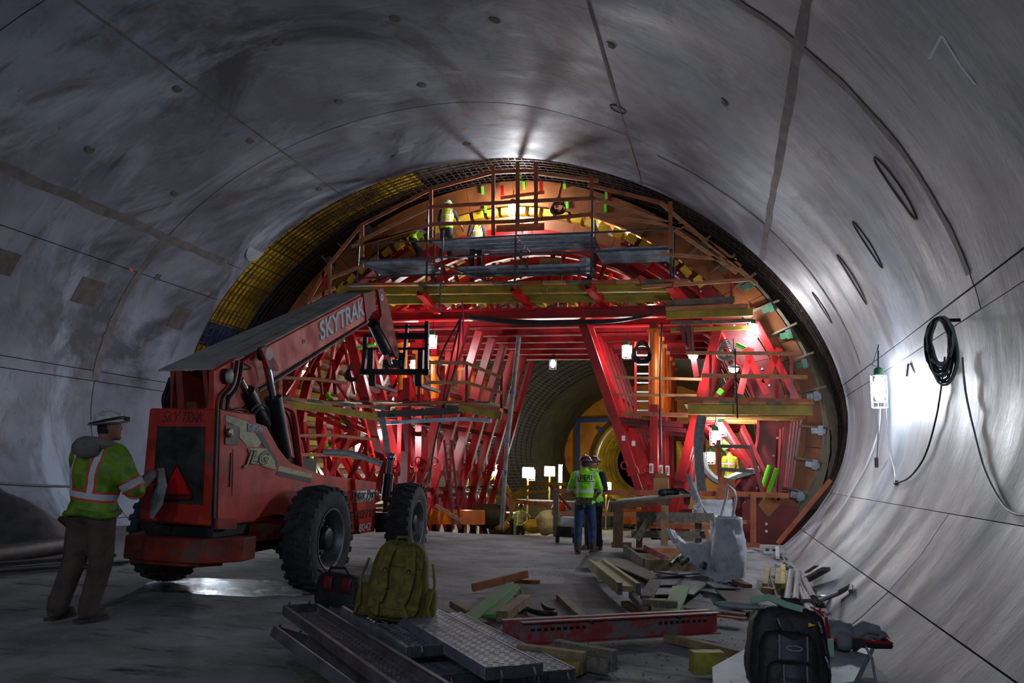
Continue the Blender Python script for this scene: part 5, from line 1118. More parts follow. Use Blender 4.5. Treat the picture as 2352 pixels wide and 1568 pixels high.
# curved yellow form girder lying in the heap
fb = thing('timber_girder', 'yellow timber form girder with steel end caps lying over the debris heap', 'beam', G(1405, 1325, 0))
A, B = G(1370, 1294, .14), G(1445, 1352, .2); b = MB(); b.ibeam(A, B, .13, .26, .06, .05, frame(A, B)[0]); b.build('beam', mat('aged_yellow', (150, 138, 74), .7, c2=(118, 108, 66), scale=5, bump=.2), fb)
x, d, u, l = frame(A, B)
for s in (-1, 1): b = MB(); b.box(B + x * s * .105, (.055, .03, .135), basis((0, 0, 0), x, d).to_3x3()); b.build('end_cap', galv, fb)
# red slotted double channel
rw = thing('steel_waler', 'worn red slotted double steel beam lying across the floor', 'beam', G(1410, 1462, 0))
A, B = G(1188, 1478, .03), G(1640, 1450, .03); A.z = B.z = .125; x, d, u, l = frame(A, B)
for s, e in ((1, -.02), (-1, .0)):
    b = MB(); o_ = x * s * .075; q = .02
    b.prof(A + o_ - d * (.12 if s < 0 else 0), B + o_, [(-.04 * s, -.095), (.03 * s, -.095), (.03 * s, -.085), (-.03 * s, -.085), (-.03 * s, .085), (.03 * s, .085), (.03 * s, .095), (-.04 * s, .095)]); b.build('channel', redw, rw)
b = MB(); fc = x * (.075 + .004 - .04)
zf = x if (A + x).length < (A - x).length else -x
fpos = A + zf * (.075 + .041)
cnt = list(range(9)) + list(range(33, 42))
for k in cnt: b.box(A + d * (.12 + .062 * k if k < 20 else l - .14 - .062 * (41 - k)) + zf * .046 + V((0, 0, .02)), (.036, .012, .024), basis((0, 0, 0), d, zf).to_3x3())
tag(b.build('slot', blackm, rw), kind='stuff')
for f in (.33, .78): b = MB(); b.lathe([(0, -.02), (.022, -.02), (.022, .02), (0, .03)], A + d * l * f + zf * .06 + V((0, 0, .075)), zf, 6); b.build('bolt', galv, rw)
b = MB(); b.box((A + B) / 2 + V((0, 0, .0)) - d * l * .14, (.7, .004, .12), basis((0, 0, 0), d, zf).to_3x3()); 
# black rubber straps
for i, (pts, lb_) in enumerate((([(1208, 1404), (1225, 1415), (1250, 1418), (1280, 1414)], 'flat black rubber strap curled on the dusty sheet'), ([(1243, 1392), (1246, 1402), (1258, 1410), (1275, 1410)], 'short black strap crossing the flat one on the dusty sheet'))):
    q = [G(*p, .03) for p in pts]; b = MB(); b.grid(lambda u, v: (q[0] * (1 - u) ** 3 + q[1] * 3 * u * (1 - u) ** 2 + q[2] * 3 * u * u * (1 - u) + q[3] * u ** 3) + V((0, 0, .05 * (v - .5) + .03)), 10, 1); o = b.build('rubber_strap', blackm, None, smooth=True); o.modifiers.new('t', 'SOLIDIFY').thickness = .012; tag(o, lb_, 'strap')
# timber box frame with black hoses and a red bar
bf = thing('box_frame', 'shallow timber box frame holding black hoses below the torn white bag', 'frame', G(1520, 1300, 0))
def bdg(par, a, c, za, zc_, h, w, m, name='board'):
    A, B = G(*a, za), G(*c, zc_); A.z = za + h / 2; B.z = zc_ + h / 2; b = MB(); b.beam(A, B, w, h); return b.build(name, m, par)
bdg(bf, (1482, 1310), (1618, 1312), .03, .03, .17, .045, tan_t); bdg(bf, (1434, 1272), (1480, 1309), .03, .03, .17, .045, grey_t); bdg(bf, (1452, 1278), (1600, 1278), .03, .03, .15, .045, org_t); bdg(bf, (1612, 1283), (1620, 1312), .03, .03, .15, .045, brn_t); bdg(bf, (1462, 1286), (1606, 1286), .03, .03, .11, .045, tan_t, 'divider'); bdg(bf, (1440, 1292), (1615, 1300), .0, .0, .03, .5, brnply, 'bottom')
timber((1477, 1262), (1534, 1290), .3, .12, .06, .08, redw, 'red steel bar propped in the timber box frame', 'bar', 'steel_bar')
for i, pts in enumerate(([(1548, 1290), (1570, 1275), (1590, 1280), (1605, 1295), (1618, 1303)], [(1552, 1284), (1575, 1268), (1600, 1278), (1620, 1296)], [(1540, 1296), (1556, 1282), (1566, 1296), (1580, 1284)])):
    b = MB(); b.tube([G(x, y, .2 + .04 * i) for x, y in pts], .03, 7); tag(b.build('hose_piece', blackm, None, smooth=True), ('lowest', 'topmost', 'short kinked')[i] + ' black hose end drooping out of the timber box frame', 'hose')
b = MB(); q = G(1472, 1266, .12); b.tube([q + V((math.cos(a) * .17, math.sin(a) * .16, .02)) for a in (2 * math.pi * j / 16 for j in range(16))], .03, 6, closed=True); tag(b.build('hose_ring', blackm, None, smooth=True), 'black hose ring lying behind the timber box frame', 'hose')

# ---------------------------------------------------------------- workbench, sawhorse and big bags
wb = thing('workbench', 'rough timber workbench with sloping top left of the white bags', 'workbench', G(1480, 1262, 0))
def YG(y): return G(1480, y, 0).y
YW = G(1420, 1268, 0).y
def pw(par, x1, y1, x2, y2, hp, m, name, d=.09, Y=None): return pb(x1, y1, x2, y2, Y or YW, hp, d).build(name, m, par)
pw(wb, 1408, 1163, 1540, 1150, 14, brn_t, 'apron'); pw(wb, 1421, 1170, 1419, 1254, 21, brn_t, 'leg', .12); pw(wb, 1527, 1160, 1526, 1252, 15, tan_t, 'leg', .1); pw(wb, 1406, 1250, 1450, 1252, 12, brn_t, 'foot', .16)
A, B = P(1402, 1154, YW), P(1600, 1136, YW); b = MB(); b.beam(A + V((0, .5, 0)), B + V((0, .5, 0)), 1.1, .04); b.build('top', grey_t, wb)
b = MB(); b.beam(A + V((.1, .45, .04)), A.lerp(B, .55) + V((0, .45, .04)), .6, .03); tag(b.build('plastic_sheet', whitem, None), 'white plastic sheet lying on the rough workbench', 'sheet')
cb_ = thing('cardboard_box', 'open tan cardboard box standing on the workbench', 'box', P(1518, 1128, YW + .6)); cm = mat('cardboard', (176, 126, 76), .8)
b = MB(); q = P(1519, 1113, YW + .6); b.box(q, (.28, .26, .26)); b.build('box', cm, cb_); b = MB(); b.add([q + V(v) for v in ((-.12, -.13, .13), (.13, -.13, .13), (.11, -.19, .22), (-.09, -.19, .22))] + [q + V(v) for v in ((-.12, -.12, .13), (.13, -.12, .13), (.11, -.18, .22), (-.09, -.18, .22))], [(0, 1, 2, 3), (7, 6, 5, 4), (0, 3, 7, 4), (1, 5, 6, 2), (2, 6, 7, 3), (0, 4, 5, 1)]); b.build('flap', cm, cb_)
pt = thing('power_tool', 'dark power tool with drooping leads on the workbench', 'tool', P(1525, 1140, YW + .3)); b = MB(); q = P(1522, 1131, YW + .3); b.ell(q, (.1, .08, .07)); b.cyl(q, q + V((.3, .05, .03)), .06, 10); b.build('body', blackm, pt, smooth=True)
b = MB()
for i in range(5): b.tube([q + V((.05 + .03 * i, 0, .06)), q + V((.25 + .03 * i, -.05, .09)), q + V((.4 + .03 * i, -.1, .0)), q + V((.42 + .02 * i, -.1, -.2))], .012, 5)
b.build('lead', blackm, pt, smooth=True)
sh = thing('sawhorse', 'weathered timber trestle with a diagonal brace before the white bags', 'trestle', G(1540, 1268, 0)); YS = G(1540, 1272, 0).y
pw(sh, 1462, 1186, 1640, 1190, 22, grey_t, 'top_rail', .1, YS); pw(sh, 1450, 1226, 1624, 1228, 15, grey_t, 'lower_rail', .06, YS - .05); pw(sh, 1500, 1180, 1462, 1238, 15, grey_t, 'brace', .05, YS - .1); pw(sh, 1604, 1180, 1604, 1250, 14, grey_t, 'leg', .09, YS + .1); pw(sh, 1470, 1190, 1468, 1262, 13, brn_t, 'leg', .09, YS + .1); pw(sh, 1617, 1198, 1628, 1242, 9, wood, 'splint', .03, YS - .12); pw(sh, 1480, 1206, 1640, 1210, 12, woodr, 'back_rail', .05, YS + .5)
bagm = mat('woven_bag', (206, 208, 216), .6, c2=(180, 184, 194), scale=5, bump=1., bscale=7); bagd = mat('bag_loop', (206, 208, 206), .6, c2=(176, 178, 176), scale=9)
def bag(cx_, top, base, wpx, label, seed, lean=0., dp=.42, open_=True):
    q = G(cx_, base, 0); sc1 = (q - EYE).dot(fw) / FPX; h = (base - top) * sc1; hw_ = wpx * sc1 / 2; rr = random.Random(seed); o = thing('bulk_bag', label, 'bag', q)
    def f(u, v):
        t = 2 * math.pi * u; k = 5; ct, s_ = math.cos(t), math.sin(t); r = (abs(ct) ** 4 + abs(s_) ** 4) ** -.25
        w_ = (.82 + .25 * math.sin(math.pi * min(1, v * 1.15)) + .1 * mnoise.noise(V((ct * 2, s_ * 2, v * 5 + seed))) + .07 * mnoise.noise(V((ct * 5, s_ * 5, v * 11 + seed))))
        if v > .86: w_ *= 1.0 + .3 * (v - .86)
        return q + V((ct * r * hw_ * w_ + lean * v, s_ * r * dp * w_, h * v + .04 * mnoise.noise(V((t, v * 4, seed)))))
    b = MB(); b.grid(f, 40, 22, True); b.add([f(k / 40, 0) for k in range(40)], [tuple(range(40))]); ob = b.build('sack', bagm, o, smooth=True, ang=70); ob.modifiers.new('t', 'SOLIDIFY').thickness = .008
    b = MB(); b.add([f(k / 40, .8) for k in range(40)], [tuple(range(40))]); b.build('contents', mat('rubbish', (92, 88, 86), .9, c2=(150, 148, 144), scale=14, bump=1), o)
    return o, f, q
o, f, q = bag(1674, 1190, 1334, 74, 'upright white bulk bag, tallest thing at the edge of the debris', 3)
b = MB(); b.beam(f(.76, .15) - V((0, .02, 0)), f(.75, .9) - V((0, .03, 0)), .05, .012, (0, 1, 0)); b.build('lifting_strap', bagd, o)
b = MB(); A = f(.6, 1.0); b.grid(lambda u, v: A + V((-.15 - .25 * u + .1 * v, -.05 - .1 * u, .05 + .55 * math.sin(u * 1.6) * (1 - .5 * v) - .1 * v)), 8, 4); A2 = f(.9, 1.0); b.build('torn_flap', bagm, o, smooth=True, fix=False)
b = MB(); T_ = [P(1656, 1185, q.y), P(1672, 1112, q.y + .1), P(1690, 1145, q.y), P(1682, 1190, q.y)]; b.tube([T_[0], T_[0].lerp(T_[1], .6) + V((.02, 0, 0)), T_[1], T_[1].lerp(T_[2], .5) + V((.03, 0, .02)), T_[2], T_[3]], .022, 6); b.build('lifting_loop', bagd, o, smooth=True)
o, f, q = bag(1640, 1150, 1262, 96, 'second white bulk bag full of rubbish behind the upright one', 8, dp=.4); 
b = MB(); T_ = [P(1592, 1165, q.y - .3), P(1612, 1152, q.y - .3), P(1622, 1160, q.y - .3), P(1600, 1170, q.y - .3)]; b.tube(T_ + [T_[0]], .03, 6); b.build('lifting_loop', bagd, o, smooth=True)
tb = thing('torn_sack', 'torn white sack draped limp over the timber box frame', 'bag', G(1600, 1320, 0))
def drape(pts, nu=14, nv=10, amp=.05, seed=1):
    c = [P(*p) for p in pts]
    def f(u, v):
        p = (c[0] * (1 - u) + c[1] * u) * (1 - v) + (c[3] * (1 - u) + c[2] * u) * v; return p + V((0, -amp * 1.5 * mnoise.noise(V((u * 6, v * 3, seed))) - .12 * math.sin(math.pi * u), amp * mnoise.noise(V((u * 4, v * 5, seed + 4))) - .06 * math.sin(math.pi * v)))
    b = MB(); b.grid(f, nu, nv); return b
yb_ = G(1600, 1330, 0).y - .1
for k, pts in enumerate(([(1550, 1250, yb_ + .45), (1642, 1238, yb_ + .3), (1652, 1332, yb_ - .1), (1620, 1322, yb_ + .0)], [(1632, 1195, yb_ + .4), (1655, 1200, yb_ + .1), (1662, 1335, yb_ - .2), (1628, 1338, yb_ - .1)], [(1650, 1265, yb_), (1708, 1280, yb_ + .1), (1706, 1332, yb_ - .2), (1655, 1338, yb_ - .25)], [(1528, 1212, yb_ + 1.), (1548, 1216, yb_ + .9), (1592, 1250, yb_ + .6), (1560, 1250, yb_ + .7)])):
    ob = drape(pts, seed=k * 3 + 1).build('sack_fold', bagm, tb, smooth=True, ang=180, fix=False); ob.modifiers.new('t', 'SOLIDIFY').thickness = .006

# ---------------------------------------------------------------- stack of steel scaffold planks, bags on it
pst = mat('plank_steel', (142, 146, 158), .5, .35, c2=(110, 112, 124), scale=5, c3=(140, 132, 134), s3=2, lo3=.55, hi3=.7)
pin = mat('plank_rust', (124, 114, 120), .6, .25, c2=(94, 86, 92), scale=4)
def plank(far, near, zf_, zn, w, label, up_=False, roll=0., rows=None, end=True, m=pst, ext=0.):
    A, B = G(*far, zf_), G(*near, zn); B = B + (B - A) * ext; x, d, u, l = frame(A, B); M = Matrix.Rotation(roll, 3, d); x = M @ x; u = M @ u
    if up_: u = -u; x = -x
    o = thing('scaffold_plank', label, 'plank', (A + B) / 2, 'stacked steel scaffold planks'); W_ = w / 2; H_ = .075; b = MB()
    top = lambda s, t: A + d * s + x * t
    nr = int(l / .04); nc = 5; cw = (w - .03) / nc; cl = l / nr
    for i in range(nr):
        for j in range(nc):
            s0, t0_ = i * cl, -W_ + .015 + j * cw; off = (i % 2) * cw * .25 - cw * .12
            a0, a1, c0, c1 = s0 + cl * .3, s0 + cl * .68, t0_ + cw * .22 + off, t0_ + cw * .78 + off
            vs = [top(s0, t0_), top(s0 + cl, t0_), top(s0 + cl, t0_ + cw), top(s0, t0_ + cw), top(a0, c0), top(a1, c0), top(a1, c1), top(a0, c1), top(a0, c0) - u * .006, top(a1, c0) - u * .006, top(a1, c1) - u * .006, top(a0, c1) - u * .006]
            b.add(vs, [(0, 1, 5, 4), (1, 2, 6, 5), (2, 3, 7, 6), (3, 0, 4, 7), (4, 5, 9, 8), (5, 6, 10, 9), (6, 7, 11, 10), (7, 4, 8, 11)])
    b.build('perforated_deck', m, o, fix=False)
    for s in (-1, 1):
        b = MB(); sh_ = x * s; p = [(W_ - .018, .004), (W_, .004), (W_, -H_), (W_ - .03, -H_), (W_ - .03, -H_ + .006), (W_ - .006, -H_ + .006), (W_ - .006, -.003), (W_ - .018, -.003)]
        n = len(p); vs = [q + sh_ * a + u * c for q in (A, B) for a, c in p]; b.add(vs, [(i, (i + 1) % n, n + (i + 1) % n, n + i) for i in range(n)] + [tuple(range(n)), tuple(range(2 * n - 1, n - 1, -1))]); b.build('flange', m, o)
    if end:
        for E_, sg in ((B, 1), (A, -1)):
            b = MB(); Mx = basis((0, 0, 0), x, d).to_3x3()
            b.box(E_ - u * .04 + d * sg * .004, (w - .02, .008, .075), Mx)
            for k in range(5): b.box(E_ - u * .04 + x * (k - 2) * w * .19 + d * sg * .012, (.03, .012, .05), Mx)
            e = b.build('end_plate', galv, o)
            for k in (-1, 1): b = MB(); p0 = E_ + x * k * w * .28 - u * .02; b.tube([p0, p0 + d * sg * .05 + u * .005, p0 + d * sg * .07 - u * .03, p0 + d * sg * .05 - u * .07], .009, 6); b.build('hook', galv, e)
    return o
plank((838, 1408), (1000, 1506), .15, .15, .45, 'upturned steel plank under the green rucksack', True)
plank((955, 1402), (1182, 1527), .24, .24, .42, 'perforated steel plank lying highest, right of the green rucksack')
plank((1010, 1408), (1262, 1540), .13, .13, .42, 'perforated steel plank lying rightmost under the highest one')
plank((880, 1424), (1065, 1543), .07, .07, .45, 'steel plank showing its hooked end below the upturned plank', ext=.02)
plank((690, 1408), (925, 1570), .17, .17, .32, 'upturned steel plank like a trough left of the green rucksack', True, m=pin, ext=.15)
plank((662, 1470), (800, 1572), .1, .08, .32, 'tilted steel plank at the bottom left of the stack', True, roll=R(-20), m=pin, ext=.3)
timber((760, 1400), (960, 1530), .02, .02, .1, .06, pin, 'long steel edge strip lying under the trough planks', 'strip', 'steel_strip')
sheet([(655, 1528), (675, 1524), (800, 1600), (720, 1600)], .03, grey_t, 'grey board beneath the tilted steel plank', .03, 'board', name='board')
# green rucksack
gm = mat('olive_canvas', (112, 100, 34), .85, c2=(88, 78, 28), scale=8, bump=.4, bscale=60); gmd = mat('olive_strap', (124, 112, 44), .8, c2=(96, 86, 34), scale=14, bump=.3, bscale=80)
q = G(905, 1428, .17); gs = (q - EYE).dot(fw) / FPX
gb = thing('rucksack', 'olive green rucksack with padded straps standing on the steel planks', 'backpack', q, None, None, None, (R(-8), R(4), R(14)))
Hh = 180 * gs; Wd = 76 * gs
def rsack(nx, ny, nz, a, c, hgt, top_in=.25, nfreq=1.):
    def fn(p):
        s = 1 / max(abs(p.x) ** 5 + abs(p.y) ** 5 + abs(p.z) ** 5, 1e-9) ** .2; p = p * s
        k = 1 - top_in * max(0, p.z * .5 + .5) ** 1.5; return V((p.x * k, p.y * k, p.z)) * (1 + .035 * mnoise.noise(p * 3 * nfreq) + .02 * mnoise.noise(p * 8 * nfreq))
    b = MB(); b.ell((0, 0, hgt / 2), (a, c, hgt / 2), None, 36, 24, fn); return b
rsack(0, 0, 0, Wd, .17, Hh, .3).build('main_bag', gm, gb, smooth=True, ang=180)
bk = rsack(0, 0, 0, Wd * .8, .05, Hh * .86, .2, 2); 
for v in bk.v: v.y -= .15; v.z += .04
bk.build('back_pad', gmd, gb, smooth=True, ang=180)
for s in (-1, 1):
    pk = rsack(0, 0, 0, .07, .12, Hh * .42, .15, 2)
    for v in pk.v: v.x += s * (Wd * .98); v.z += .02
    pk.build('side_pocket', gm, gb, smooth=True, ang=180)
    b = MB(); pth = [V((s * .07, -.17, Hh * .93)), V((s * .1, -.24, Hh * .8)), V((s * .115, -.26, Hh * .6)), V((s * .1, -.25, Hh * .4)), V((s * .1 - .03, -.24, Hh * .25)), V((s * .13, -.22, Hh * .08))]
    for i in range(5): b.beam(pth[i], pth[i + 1] + (pth[i + 1] - pth[i]) * .06, .085 if i < 4 else .04, .024, (0, -1, .2))
    b.build('shoulder_strap', gmd, gb, bevel=.008)
    b = MB(); b.tube([V((s * .1, -.265, Hh * .62)) + V((math.cos(a) * .018, -.006, math.sin(a) * .018)) for a in (2 * math.pi * j / 10 for j in range(10))], .004, 5, closed=True); b.build('strap_ring', bmetal, gb)
    b = MB(); b.tube([V((s * Wd * .98, -.08, Hh * .75)), V((s * Wd * 1.12, -.12, Hh * .5)), V((s * Wd * 1.02, -.16, Hh * .2)), V((s * Wd * 1.2, -.14, .02))], .012, 5); b.build('side_strap', gmd, gb, smooth=True)
b = MB(); b.tube([V((-.06, -.12, Hh * .96)), V((-.05, -.15, Hh * 1.04)), V((.04, -.15, Hh * 1.05)), V((.06, -.12, Hh * .97))], .012, 6); b.build('grab_handle', gmd, gb, smooth=True)
b = MB(); b.box((.03, -.2, Hh * .74), (Wd * 1.25, .012, .09)); b.build('webbing', gmd, gb, bevel=.004); b = MB(); b.box((0, -.2, Hh * .2), (Wd * 1.5, .012, .05)); b.build('webbing', gmd, gb, bevel=.004)
# black and red holdall
q = G(790, 1400, .02); hb = thing('holdall', 'black holdall with red panels lying against the green rucksack', 'bag', q, None, R(-18))
rsack(0, 0, 0, .3, .2, .38, .12, 2).build('main_bag', mat('black_nylon', (26, 26, 28), .6, c2=(40, 40, 44), scale=8, bump=.4), hb, smooth=True, ang=180)
for x in (-.05, .2):
    b = MB(); b.grid(lambda u, v: V((x - .06 + .12 * u, -.195 - .02 * math.sin(v * 3.1), .2 + .15 * v)), 4, 4); o = b.build('red_panel', mat('red_nylon', (130, 26, 30), .7, c2=(96, 20, 26), scale=8), hb, smooth=True, fix=False); o.modifiers.new('t', 'SOLIDIFY').thickness = .012
b = MB(); b.tube([V((-.16, -.1, .34)), V((-.1, -.12, .42)), V((.1, -.12, .43)), V((.16, -.1, .35))], .014, 6); b.tube([V((-.28, 0, .3)), V((-.3, -.1, .38)), V((-.2, -.15, .37))], .012, 6); b.build('handle', blackm, hb, smooth=True)

# ---------------------------------------------------------------- white board, black backpack, jacket at the lower right
wbm = mat('white_board', (176, 188, 196), .6, c2=(150, 160, 168), scale=3, c3=(70, 72, 74), s3=11, lo3=.64, hi3=.68)
ZB = .2
sheet([(1636, 1556), (1760, 1484), (2008, 1494), (1962, 1590), (1640, 1640)], ZB - .07, wbm, 'white stained board on blocks under the black backpack', .07, 'board', name='white_board')
timber((1960, 1560), (1850, 1560), .0, .0, .1, .12, tan_t, 'timber bearer under the right part of the white board')
q = G(1808, 1590, ZB); bs = (q - EYE).dot(fw) / FPX; bkp = thing('backpack', 'black backpack with grey front panel standing on the white board', 'backpack', q, None, None, None, (R(-6), R(2), R(10)))
nyl = MATS['black_nylon']; gpan = mat('grey_panel', (66, 66, 76), .55, c2=(52, 52, 60), scale=10, bump=.2, bscale=60)
Hb, Wb = 190 * bs, 93 * bs
rsack(0, 0, 0, Wb, .16, Hb, .16, 1.4).build('main_bag', nyl, bkp, smooth=True, ang=180)
p2 = rsack(0, 0, 0, Wb * .72, .09, Hb * .72, .12, 2)
for v in p2.v: v.y -= .15; v.x -= .03
p2.build('front_pocket', nyl, bkp, smooth=True, ang=180)
p3 = rsack(0, 0, 0, Wb * .62, .06, Hb * .4, .1, 2)
for v in p3.v: v.y -= .22; v.x -= .03
p3.build('lower_pocket', nyl, bkp, smooth=True, ang=180)
def bpan(x0, x1, z0, z1, y, m, name, cut=.0):
    b = MB(); b.slab(lambda u, v: V((x0 + (x1 - x0) * u, y - .02 * math.sin(3.14 * u), z0 + (z1 - z0) * v - cut * (1 - abs(2 * u - 1)) * v)), 8, 4, (0, .012, 0)); return b.build(name, m, bkp, smooth=True)
bpan(-.2 * Hb, .12 * Hb, .42 * Hb, .69 * Hb, -.235, gpan, 'grey_panel', .03); bpan(-.17 * Hb, .09 * Hb, .02 * Hb, .37 * Hb, -.275, gpan, 'grey_panel'); bpan(-.17 * Hb, .09 * Hb, .2 * Hb, .23 * Hb, -.285, nyl, 'panel_band')
pip = mat('grey_piping', (130, 132, 140), .5)
for x0, z0, z1, y in ((-.2, .42, .69, -.24), (.12, .42, .69, -.24), (-.17, .02, .37, -.28), (.09, .02, .37, -.28)): b = MB(); b.tube([V((x0 * Hb, y, z0 * Hb)), V((x0 * Hb, y - .004, (z0 + z1) / 2 * Hb)), V((x0 * Hb, y, z1 * Hb))], .005, 5); b.build('piping', pip, bkp)
b = MB(); b.tube([V((-.04 * Hb + math.cos(a) * .045, -.262, .55 * Hb + math.sin(a) * .014)) for a in (2 * math.pi * j / 16 for j in range(16))], .005, 5, closed=True); b.build('badge_ring', pip, bkp)
for x, z in ((-.27, .5), (.17, .5), (-.24, .28), (.15, .28)): b = MB(); b.tube([V((x * Hb + math.cos(a) * .016, -.215, z * Hb + math.sin(a) * .02)) for a in (2 * math.pi * j / 10 for j in range(10))], .006, 5, closed=True); b.build('eyelet', bmetal, bkp)
for x, z in ((.27, .86), (.34, .48), (-.2, .86), (.05, .2), (-.3, .3)): b = MB(); b.tube([V((x * Hb, -.2, z * Hb)), V((x * Hb + .01, -.215, z * Hb - .03)), V((x * Hb + .02, -.2, z * Hb - .06))], .008, 5); b.build('zip_pull', chrome, bkp)
b = MB(); b.tube([V((math.cos(a) * Wb * .82, -.12, Hb * .5 + math.sin(a) * Hb * .42)) for a in (math.pi * j / 16 for j in range(17))], .012, 6); b.tube([V((math.cos(a) * Wb * .86, -.07, Hb * .52 + math.sin(a) * Hb * .43)) for a in (math.pi * j / 16 for j in range(17))], .012, 6); b.build('zip', blackm, bkp, smooth=True)
b = MB(); b.tube([V((-.05, -.03, Hb * .97)), V((-.03, -.04, Hb * 1.06)), V((.06, -.04, Hb * 1.06)), V((.08, -.03, Hb * .97))], .02, 6); b.build('grab_handle', nyl, bkp, smooth=True)
b = MB(); b.prism([(-.02, -.012), (.02, 0), (-.02, .012)], V((.2 * Hb, -.2, .82 * Hb)), (1, 0, 0), (0, 0, 1), (0, .01, 0)); b.build('yellow_tab', yel, bkp)
def clothlump(name, label, cat, cx_, base, wpx, hpx, dp, m, seed, z=0., parts=()):
    q = G(cx_, base, z); s = (q - EYE).dot(fw) / FPX; o = thing(name, label, cat, q)
    def fn(p): return p * (1 + .22 * mnoise.noise(p * 2 + V((seed, 0, 0))) + .12 * mnoise.noise(p * 5 + V((seed, 3, 0))))
    b = MB(); b.ell(q + V((0, 0, hpx * s / 2)), (wpx * s / 2, dp, hpx * s / 2), None, 28, 18, fn); b.build('cloth', m, o, smooth=True, ang=180); return o, q, s
hv = mat('hivis_red', (206, 26, 30), .6, c2=(170, 20, 26), scale=6, bump=.4); gfl = mat('grey_fleece', (138, 144, 150), .85, c2=(112, 118, 124), scale=5, bump=.5, bscale=14); mint = mat('mint_reflective', (150, 186, 160), .5)
o, q, s = clothlump('safety_jacket', 'bright red safety jacket tucked behind the black backpack', 'jacket', 1880, 1512, 52, 108, .1, hv, 4, ZB); b = MB(); b.box(q + V((.05, -.1, .34 * .3)), (.09, .012, .12)); b.box(q + V((.0, -.1, .26)), (.08, .012, .1)); b.build('reflective_band', mint, o)
o, q, s = clothlump('glove_pile', 'grey cloth gloves piled on a black harness on the white board', 'gloves', 1925, 1492, 80, 66, .12, gfl, 7, ZB)
b = MB(); b.tube([q + V((.1, .0, .05)), q + V((.25, .1, .14)), q + V((.34, .12, .1)), q + V((.38, .1, .05))], [.06, .055, .045, .03], 10); b.tube([q + V((.08, -.02, .1)), q + V((.2, .02, .18)), q + V((.3, .05, .16))], [.055, .05, .035], 10); b.ell(q + V((.03, -.12, .09)), (.07, .06, .07)); b.build('glove', gfl, o, smooth=True)
hs = thing('safety_harness', 'black and red safety harness webbing spread along the white board', 'harness', G(1980, 1495, ZB)); b = MB()
H0 = G(1975, 1490, ZB + .03)
b.tube([H0 + V((-.25, -.08, .03)), H0 + V((-.05, -.06, .06)), H0 + V((.1, -.04, .04)), H0 + V((.22, .06, .03)), H0 + V((.18, .16, .06)), H0 + V((.05, .18, .08))], .026, 6); b.build('webbing', nyl, hs, smooth=True); b = MB(); b.tube([H0 + V((-.25, -.1, .06)), H0 + V((-.05, -.08, .085)), H0 + V((.1, -.06, .07)), H0 + V((.235, .06, .05)), H0 + V((.19, .17, .085))], .012, 6); b.build('red_edge', hv, hs, smooth=True)
b = MB(); b.box(H0 + V((-.02, -.09, .06)), (.09, .05, .06)); b.build('buckle', bmetal, hs); b = MB(); b.tube([H0 + V((.02, -.1, .05)), H0 + V((.06, -.14, -.03)), H0 + V((.08, -.15, -.2))], .01, 5); b.build('hanging_strap', pip, hs)
o, q, s = clothlump('grey_cap', 'grey cloth and mint green bands lying over the top of the black backpack', 'cloth', 1770, 1600, 2, 2, .02, gfl, 9, ZB)
for ch in list(o.children): bpy.data.objects.remove(ch)
tq = bkp.matrix_world; zt = q + V((0, .05, Hb * 1.0))
b = MB(); b.ell(zt + V((-.17, 0, .0)), (.16, .07, .022), None, 16, 8, lambda p: p * (1 + .2 * mnoise.noise(p * 3))); b.build('cloth', gfl, o, smooth=True); b = MB(); b.tube([zt + V((-.1, .02, .03)), zt + V((0, .03, .06)), zt + V((.1, .03, .02)), zt + V((.2, .02, .0))], .022, 6); b.build('mint_band', mint, o, smooth=True)

# ---------------------------------------------------------------- gutter on the right: pipes, rubble, bottles
pgm = mat('grey_conduit', (118, 108, 104), .6, c2=(92, 84, 82), scale=8)
for i, (a, c, z1, z2) in enumerate((((1806, 1392), (1817, 1312), .02, .14), ((1827, 1380), (1834, 1316), .04, .16), ((1865, 1402), (1842, 1338), .03, .12), ((1868, 1374), (1847, 1332), .08, .18), ((1858, 1406), (1840, 1352), .02, .08), ((1822, 1376), (1826, 1316), .0, .1))):
    A, B = G(*a, z1), G(*c, z2); d = (B - A).normalized(); b = MB(); b.lathe([(.032, 0), (.045, 0), (.045, (B - A).length), (.03, (B - A).length), (.03, .02), (.0, .02)], A, d, 12); tag(b.build('pipe', pgm, None, smooth=True), ('longest grey pipe at the left of the gutter bundle', 'second grey pipe in the gutter bundle, beside the longest', 'grey pipe with its open end nearest in the gutter bundle', 'grey pipe lying on top at the wall side of the gutter bundle', 'low grey pipe under the open-ended one in the gutter', 'thin pipe squeezed between the two longest pipes')[i], 'pipe', 'pipes in the right gutter')
b = MB(); q = [G(1815, 1384, .05), G(1850, 1380, .08), G(1880, 1380, .12), wall(1925, 1362, -.06), wall(1955, 1345, -.05), wall(1954, 1358, -.05)]; b.tube(q, .028, 7); tag(b.build('bent_pipe', pgm, None, smooth=True), 'bent grey pipe resting against the foot of the right wall', 'pipe')
stone = mat('rubble_stone', (96, 92, 92), .95, c2=(70, 66, 68), scale=9, bump=.6); clearb = mat('bottle_plastic', (176, 190, 200), .12, c2=(150, 164, 176), scale=9, spec=.8)
b = MB(); rr = random.Random(5)
for k in range(420):
    f = rr.random(); px, py = 1800 + f * 260 + rr.gauss(0, 16), 1268 + f * 290 + rr.gauss(0, 8)
    if px > 1880 and py < 1330: continue
    p = G(px, py, 0); s = rr.uniform(.012, .05) * (1 if rr.random() < .9 else 1.7)
    if math.hypot(p.z - CZ, p.x - CX) > rad(wang(p)) - .1: continue
    b.ell(p + V((0, 0, s * .3)), (s, s * rr.uniform(.6, 1.2), s * .7), None, 6, 4, lambda v: v * rr.uniform(.75, 1.2))
